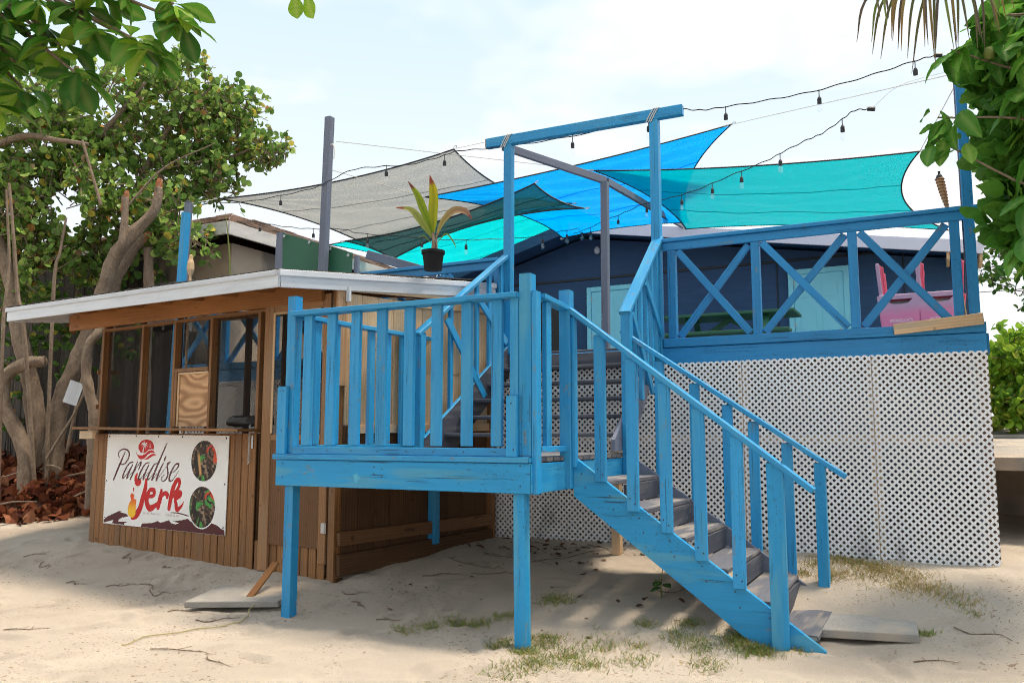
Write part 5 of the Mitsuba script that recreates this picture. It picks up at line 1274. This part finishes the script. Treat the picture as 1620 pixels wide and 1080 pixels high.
# overhanging branch top left
ab = thing('almond_tree', 'near tree whose branch of big oval leaves overhangs the top left corner', 'tree')
AL = leaf_variants(0.195, 0.118, (((0.06, 0.19, 0.02), (0.16, 0.25, 0.05)), ((0.11, 0.27, 0.03), (0.2, 0.31, 0.06)), ((0.04, 0.13, 0.02), (0.11, 0.18, 0.04)), ((0.24, 0.42, 0.035), (0.33, 0.45, 0.08))), obov=0.66, tipw=0.06)
o0 = np.array([-1.75, -3.9, 3.95])
at_ = [(-1.02, -3.5, 3.02), (-0.63, -3.29, 3.56), (-0.30, -3.12, 3.44), (-0.78, -3.37, 3.32), (-0.50, -3.2, 3.36), (-0.95, -3.43, 3.13), (-0.42, -3.16, 3.30), (-0.33, -3.14, 3.52), (-0.85, -3.45, 3.50), (-1.05, -3.5, 3.36), (-0.70, -3.33, 3.18), (-0.55, -3.28, 3.62), (-0.95, -3.55, 3.65), (-0.98, -3.45, 3.25), (-1.06, -3.52, 3.2), (-0.88, -3.4, 3.42), (-0.66, -3.3, 3.42), (-1.02, -3.5, 3.5), (-0.72, -3.32, 3.52)]
for i, p in enumerate(at_):
    p = np.array(p)
    add('stem', tube(spline([o0, o0 * 0.45 + p * 0.55 + [0, 0, 0.06], p], 7), [0.022, 0.012, 0.006], 7), 'm_bark', ab, smooth=True)
    for j in range(9):
        a = j * 2.4 + i * 1.3
        ax = np.array([math.cos(a) * 0.9, math.sin(a) * 0.9, -0.25 + 0.35 * rng.normal()])
        put(ab, 'leaf', AL[3 * rng.choice(4, p=[0.27, 0.28, 0.23, 0.22]) + rng.integers(3)], p + rnd(1)[0] * 0.02, ax, np.array([0, 0, 1.0]) + rnd(1)[0] * 0.55, rng.uniform(0.55, 1.0))
add('trunk', tube(spline([(-3.0, -7.6, 0.0), (-2.95, -7.5, 1.6), (-2.7, -7.2, 3.0), (-2.4, -6.6, 4.2), (-2.3, -7.6, 5.6)], 7), [0.19, 0.16, 0.13, 0.08], 12, 0.15), 'm_bark', ab, smooth=True)
add('branch', tube(spline([(-2.7, -7.2, 3.0), (-2.4, -5.6, 3.6), o0], 7), [0.07, 0.045, 0.024], 9, 0.1), 'm_bark', ab, smooth=True)
m, C, tw = crown([(-3.2, -8.6, 5.2, 2.6, 1.7, 1.6), (0.6, -9.3, 5.7, 2.3, 1.6, 1.5), (4.2, -9.2, 5.4, 2.2, 1.6, 1.5)], 42, 0.27, [(0.05, 0.16, 0.02), (0.08, 0.21, 0.03), (0.13, 0.28, 0.04)], [0.4, 0.4, 0.2], tmpl=OVAL, spread=0.22)  # unseen crown behind the camera, added to dim sky light on front faces
add('crown', m, 'm_leaf', ab, color=C)
add('twigs', twigs(tw, 0.014), 'm_bark', ab)
# single drooping leaves further along the branch, seen at the top edge
add('stem', tube(spline([o0, (-0.6, -3.1, 3.95), (0.1, -2.9, 3.72), (0.5, -2.72, 3.66)], 7), [0.02, 0.010, 0.006], 7), 'm_bark', ab, smooth=True)
for p, ax, nr, m_, s in (((0.155, -2.88, 3.585), (0.10, 0.05, -1), (0.35, -0.9, 0.1), 3, 0.68), ((0.20, -2.86, 3.59), (0.22, 0.1, -1), (-0.2, -0.9, 0.1), 3, 0.74), ((0.42, -2.75, 3.66), (0.7, 0.3, -0.55), (0.1, -0.8, 0.5), 3, 0.7), ((0.36, -2.78, 3.65), (0.5, 0.3, -0.6), (0.2, -0.9, 0.5), 1, 0.6)):
    put(ab, 'leaf', AL[3 * m_], np.array(p), ax, nr, s)

# palm frond top right
pf = thing('palm_frond', 'hanging palm frond with brown tipped leaflets at the top right', 'palm frond')
ra, rb = np.array([3.14, 0.76, 4.92]), np.array([2.60, 0.50, 4.82])
RPt = spline([ra, (ra + rb) / 2 + [0, 0, 0.06], rb], 14)
add('rachis', tube(RPt, [0.016, 0.006], 7), 'm_leafstem', pf, smooth=True)
PC = [((0.10, 0.15, 0.03), (0.16, 0.12, 0.07)), ((0.34, 0.25, 0.05), (0.24, 0.15, 0.07)), ((0.14, 0.11, 0.07), (0.12, 0.09, 0.07)), ((0.14, 0.22, 0.04), (0.20, 0.22, 0.07))]
for j in range(34):
    t = (j + 0.5) / 34
    b0 = RPt[int(t * (len(RPt) - 1))]
    L = 0.42 + 0.34 * math.sin(math.pi * t) + rng.normal(0, 0.05)
    dx = 0.34 - 0.80 * t + rng.normal(0, 0.06)
    e_ = b0 + R3 * dx * L * 1.1 + Z3 * -L + np.array([0.454, -0.891, 0]) * rng.normal(0.0, 0.1)
    mid = (b0 + e_) / 2 + R3 * dx * 0.18 + Z3 * 0.03
    c0, c1 = PC[rng.choice(4, p=[0.3, 0.2, 0.3, 0.2])]
    m, C = blade([b0, mid, e_], [0.005, 0.010, 0.009, 0.0015], col0=c0, col1=c1, fold=0.3)
    add('leaflet', m, 'm_leaf', pf, smooth=True, color=C)

# hedge and tree beyond the right corner
hd = thing('clipped_hedge', 'bright yellow green hedge beyond the concrete slab at right', 'hedge')
YG = [(0.24, 0.42, 0.04), (0.34, 0.50, 0.05), (0.15, 0.30, 0.04), (0.46, 0.52, 0.07)]
m, C, tw = crown([(4.2, 8.8, 2.5, 0.75, 0.6, 0.75), (5.3, 9.2, 2.5, 0.9, 0.6, 0.8), (3.9, 9.4, 2.4, 0.6, 0.6, 0.75), (4.0, 8.6, 1.95, 0.6, 0.35, 0.3), (3.75, 8.5, 2.6, 0.4, 0.3, 0.6), (3.7, 8.4, 2.1, 0.35, 0.3, 0.4)], 300, 0.14, YG, [0.35, 0.25, 0.25, 0.15], tmpl=OVAL, spread=0.10, cl=8)
add('foliage', m, 'm_leaf', hd, color=C)
add('stem', [twigs(tw[::2], 0.01)] + [tube([(x, y, 1.4), (x + rng.normal(0, 0.1), y, 2.6)], [0.03, 0.012], 6) for x, y in ((3.7, 8.7), (4.1, 8.9), (4.6, 8.8), (5.2, 9.1))], 'm_twig', hd, kind='stuff')
ft = thing('background_tree', 'sparse light green tree behind the hedge at the right edge', 'tree')
m, C, tw = crown([(4.2, 13.2, 5.0, 0.8, 0.8, 0.7), (5.2, 13.6, 4.8, 1.0, 0.9, 1.0), (4.6, 13.4, 5.8, 0.9, 0.8, 0.7), (4.35, 13.1, 4.35, 0.45, 0.5, 0.35), (6.5, 14.0, 5.0, 1.2, 1.0, 1.4)], 75, 0.15, [(0.06, 0.16, 0.03), (0.10, 0.22, 0.04), (0.16, 0.28, 0.06)], [0.4, 0.4, 0.2], tmpl=OVAL)
add('crown', m, 'm_leaf', ft, color=C)
add('branches', twigs(tw, 0.012), 'm_twig', ft)
add('trunk', tube(spline([(5.6, 13.8, 0.4), (5.4, 13.7, 2.5), (4.9, 13.5, 4.2), (4.6, 13.4, 5.6)], 6), [0.14, 0.10, 0.04], 8, 0.1), 'm_bark', ft, smooth=True)
m, C, tw = crown([(-3.95, 3.55, 3.62, 0.20, 0.15, 0.16)], 900, 0.05, [(0.04, 0.10, 0.025), (0.07, 0.14, 0.03)], [0.5, 0.5], tmpl=OVAL, spread=0.05)
add('foliage', m, 'm_leaf', bush, color=C)

# seedling in the sand under the stairs
sd = thing('leafy_seedling', 'small green seedling in the sand under the stair stringer', 'plant')
bs = np.array([0.55, 1.33, 0.0]); bs[2] = float(G(bs[0], bs[1]))
add('stem', tube(spline([bs, bs + (0.0, 0, 0.12), bs + (0.02, 0, 0.26)], 5), [0.006, 0.004], 6), 'm_leafstem', sd, smooth=True)
SL = leaf_dict(0.12, 0.075, (0.03, 0.10, 0.02), (0.10, 0.18, 0.05), droop=0.25, fold=0.15)
for j, (a, h, e_) in enumerate(((0.2, 0.25, 0.8), (2.4, 0.14, 0.1), (4.3, 0.13, 0.0), (5.6, 0.11, 0.15), (3.3, 0.08, -0.1), (1.2, 0.10, 0.1))):
    put(sd, 'leaf', SL, bs + (0.01, 0, h), (math.cos(a), math.sin(a), e_), (0.1 - 0.3 * math.cos(a), -0.3, 1), 0.9)

# ---------------------------------------------------------------- ground cover
GR = [(-1.16, 0.02, 0.08, 60), (-1.03, 0.2, 0.1, 90), (-0.89, 0.36, 0.1, 110), (-0.69, 0.37, 0.1, 120), (-0.53, 0.56, 0.1, 110), (-0.3, 0.02, 0.1, 130), (-0.06, -0.02, 0.1, 200), (0.0, 0.20, 0.12, 260), (0.17, -0.31, 0.16, 240), (0.27, 0.01, 0.16, 220), (-0.28, 1.02, 0.14, 200), (0.51, -0.23, 0.12, 130), (0.61, 0.68, 0.08, 70),
      (0.93, 0.53, 0.12, 150), (0.92, 0.83, 0.1, 120), (1.11, 0.44, 0.12, 130), (0.75, -0.02, 0.14, 110), (1.34, 0.60, 0.13, 380), (1.5, 0.48, 0.12, 330), (1.72, 0.66, 0.10, 140), (1.23, 0.14, 0.14, 130), (2.22, 2.46, 0.2, 260), (2.43, 2.33, 0.2, 240), (2.62, 2.04, 0.16, 200), (2.79, 1.86, 0.14, 120), (2.12, 2.55, 0.2, 240), (1.95, 2.74, 0.2, 260), (1.77, 2.9, 0.2, 220), (1.68, 2.5, 0.16, 200),
      (1.80, 2.22, 0.10, 150), (1.55, 2.25, 0.1, 130), (2.55, 1.17, 0.06, 60), (2.38, 2.06, 0.2, 180), (2.0, 2.3, 0.16, 150), (2.87, 1.6, 0.08, 40), (0.05, -0.55, 0.18, 110), (0.45, 0.25, 0.16, 120), (0.7, 0.3, 0.1, 60)]
P, Dd, Nn, Sz, Cl = [], [], [], [], []
for x, y, r, n_ in GR:
    n_ = int(n_ * 2.4)
    q = rng.normal(0, r * 0.62, (n_, 2)) + [x, y]
    z = G(q[:, 0], q[:, 1])
    P.append(np.column_stack([q, z - 0.004]))
    Dd.append(np.column_stack([rng.normal(0, 0.55, (n_, 2)), rng.uniform(0.45, 1, n_)]))
    Sz.append(rng.uniform(0.018, 0.062, n_))
    g = rng.random((n_, 1)); dry = np.clip((y - 1.2) / 1.0, 0.25, 0.8)
    Cl.append(np.where(g < dry, [[0.38, 0.29, 0.12]], [[0.16, 0.22, 0.05]]) * rng.uniform(0.65, 1.25, (n_, 1)))
P, Dd, Sz, Cl = np.vstack(P), np.vstack(Dd), np.concatenate(Sz), np.vstack(Cl)
BL = np.array([[0, -0.045, 0], [0, 0.045, 0], [0.55, -0.035, 0.06], [0.55, 0.035, 0.06], [1.0, 0, -0.06]])
m, C = leaves(P, Dd, rnd(len(P)), Sz, Cl, BL, np.array([[0, 1, 3], [0, 3, 2], [2, 3, 4]]))
add('grass', m, 'm_dry', color=C)
labels['grass'] = {'label': 'thin patches of short green and straw coloured grass in the sand', 'category': 'grass', 'kind': 'stuff'}

# heap of dry leaves at left
hx = rng.uniform(-13.2, -8.3, 5200); hy = rng.uniform(0.6, 4.3, 5200)
mound = lambda x, y: np.clip((y - (1.90 + 0.51 * (x + 9.89) + 0.16 * np.sin(x * 2.9))) / 1.0, 0, 1) ** 0.8 * np.clip((4.5 - y) / 0.8, 0, 1) * (0.66 + 0.16 * np.sin(x * 2.3) + 0.10 * np.sin(x * 5.1 + y * 3))
hz = mound(hx, hy)
ok = (hz > 0.02) | ((rng.random(5200) < 0.12) & (hy > 1.45 + 0.51 * (hx + 9.89)))
hx, hy, hz = hx[ok], hy[ok], hz[ok]
pal = np.array([(0.17, 0.055, 0.028), (0.24, 0.085, 0.04), (0.12, 0.04, 0.025), (0.30, 0.13, 0.07)])[rng.choice(4, len(hx))] * rng.uniform(0.7, 1.3, (len(hx), 1))
m, C = leaves(np.column_stack([hx, hy, G(hx, hy) + hz * rng.uniform(0.75, 1.1, len(hx)) + 0.02]), rnd(len(hx)), rnd(len(hx)) + [0, -0.5, 0.9], rng.uniform(0.10, 0.21, len(hx)), pal, ROUND * [1, 1, 2.2])
add('dry_leaf_heap', m, 'm_dry', color=C)
labels['dry_leaf_heap'] = {'label': 'heap of rust brown dead leaves under the trees left of the kiosk', 'category': 'leaf litter', 'kind': 'stuff'}
gx, gy = np.meshgrid(np.linspace(-13.5, -8.2, 60), np.linspace(0.3, 4.6, 50), indexing='ij')
hb = np.stack([gx, gy, G(gx, gy) + mound(gx, gy) * 0.9 - 0.03], -1)
mat('m_litter', lambda p, n, uv: mix((0.06, 0.03, 0.02), (0.16, 0.08, 0.05), noise(p.x * 14, p.y * 14, p.z * 14)), 0.95, 0.1)
add('litter_soil', sheet(hb), 'm_litter', smooth=True)
labels['litter_soil'] = {'label': 'dark soil of rotting leaves beneath the dead leaf heap', 'category': 'soil', 'kind': 'structure'}
ORDB = ['leftmost of all', 'second from the left', 'third from the left', 'fourth from the left', 'fifth from the left', 'sixth from the left', 'seventh from the left', 'nearest the kiosk']
for i, x in enumerate(np.linspace(-10.9, -8.9, 8)):
    y = 1.95 + 0.51 * (x + 9.89) + rng.uniform(0.1, 0.9)
    a = rng.uniform(-0.5, 0.9); L = rng.uniform(0.5, 1.3)
    z = float(G(x, y)) + float(mound(x, y)) + 0.06
    k = thing('dead_branch', 'pale dead branch on the brown leaf heap, ' + ORDB[i], 'branch', 'dead branches on the leaf heap')
    add('wood', tube(spline([(x, y, z), (x + L * 0.5 * math.cos(a), y + 0.1 * math.sin(a), z + 0.10), (x + L * math.cos(a), y + 0.2 * math.sin(a), z + rng.uniform(0, 0.25))], 5), [0.02, 0.014, 0.006], 6, 0.1), 'm_bark', k, smooth=True)

# fallen leaves and twigs on the sand
n_ = 260
fx = np.concatenate([rng.normal(-0.6, 0.9, 90), rng.uniform(-9, 3.3, 110), rng.normal(-1.2, 0.5, 60)]); fy = np.concatenate([rng.normal(1.9, 0.6, 90), rng.uniform(-1.2, 1.6, 110), rng.normal(2.5, 0.25, 60)])
sz = np.concatenate([rng.uniform(0.02, 0.07, 90), rng.uniform(0.008, 0.025, 110), rng.uniform(0.03, 0.11, 60)])
pal = np.array([(0.10, 0.055, 0.03), (0.16, 0.08, 0.04), (0.06, 0.04, 0.03)])[rng.choice(3, n_)]
m, C = leaves(np.column_stack([fx, fy, G(fx, fy) + 0.008]), rnd(n_) * [1, 1, 0.2], rnd(n_) * 0.35 + [0, 0, 1.0], sz, pal, OVAL)
add('leaf_debris', m, 'm_dry', color=C)
labels['leaf_debris'] = {'label': 'scattered brown leaf scraps on the sand in front of and under the stairs', 'category': 'leaf litter', 'kind': 'stuff'}
TWG = [(-6.97, 0.81, .3), (-6.45, 0.55, .5), (-5.64, 0.99, .3), (-4.9, 0.92, .2), (-4.82, 0.28, .35), (-4.45, 0.32, .4), (-4.16, 0.19, .3), (-1.86, -1.26, .35), (-2.82, -0.29, .3), (-2.17, 0.69, .3), (-1.94, 0.49, .3), (-1.56, 1.84, .8), (-1.2, 2.1, 1.0), (-0.72, 2.24, .9), (-1.65, 1.39, .35), (-1.43, 0.23, .3), (-2.26, -1.18, .5), (-1.21, 1.6, .4), (-3.3, -0.25, .35), (-0.4, 2.6, .7), (0.6, 1.5, .3), (2.6, 0.6, .3), (2.9, 1.2, .4), (-3.9, -1.3, .3), (-5.4, 0.2, .25)]
ORD = ['leftmost', 'second from the left', 'third from the left', 'fourth from the left', 'fifth from the left', 'sixth from the left', 'seventh from the left', 'eighth from the left']


def where_twig(x, y):
    return 'under the stair landing' if y > 1.3 and x > -2.5 else 'in front of the kiosk sign' if x < -3.7 and y > 0.15 else 'in the open sand at the lower left' if x < -1.7 else 'between the landing legs' if x < 0 else 'beside the right paving slab'


def across(x, y):
    """how far right a spot on the ground lies, seen from where one stands"""
    d = np.array([x, y, 0]) - CAM
    return (d @ R3) / (d[0] * fw[0] + d[1] * fw[1])


TWG.sort(key=lambda q: across(q[0], q[1]))
seen = {}
for x, y, L in TWG:
    where = where_twig(x, y)
    seen[where] = seen.get(where, -1) + 1
    k = thing('fallen_twig', ('long' if L > 0.45 else 'short') + ' dark twig, ' + ORD[seen[where]] + ' ' + where, 'twig', 'twigs lying on the sand')
    a = rng.uniform(-0.6, 0.9)
    pts = [(x + (s - 0.5) * L * math.cos(a) + rng.normal(0, 0.02), y + (s - 0.5) * L * math.sin(a) + rng.normal(0, 0.03)) for s in np.linspace(0, 1, 5)]
    Q = spline([(p, q, float(G(p, q)) + 0.003 + 0.010 * rng.random()) for p, q in pts], 4)
    ms = [tube(Q, [0.005, 0.004, 0.002], 5)]
    for s in (6, 11):
        d = rng.normal(0, 0.12, 2) * min(L, 0.6)
        ms.append(tube(spline([Q[s], Q[s] + (d[0], d[1], 0.02)], 3), [0.003, 0.0015], 5))
    add('wood', ms, 'm_twig', k)
rpk = thing('pale_cord', 'thin pale yellow cord trailing across the sand by the left slab', 'cord')
cd = spline([(-2.95, 0.35, 0), (-2.72, -0.05, 0), (-2.60, -0.35, 0), (-2.75, -0.75, 0), (-2.85, -1.1, 0), (-2.7, -1.7, 0), (-2.9, -2.2, 0)], 10)
cd[:, 2] = G(cd[:, 0], cd[:, 1]) + np.where(cd[:, 1] > -0.1, 0.065, 0.012)
mat('m_cord', (0.36, 0.32, 0.15), 0.7, 0.3)
add('strand', tube(cd[:44], 0.0045, 6), 'm_cord', rpk, smooth=True)
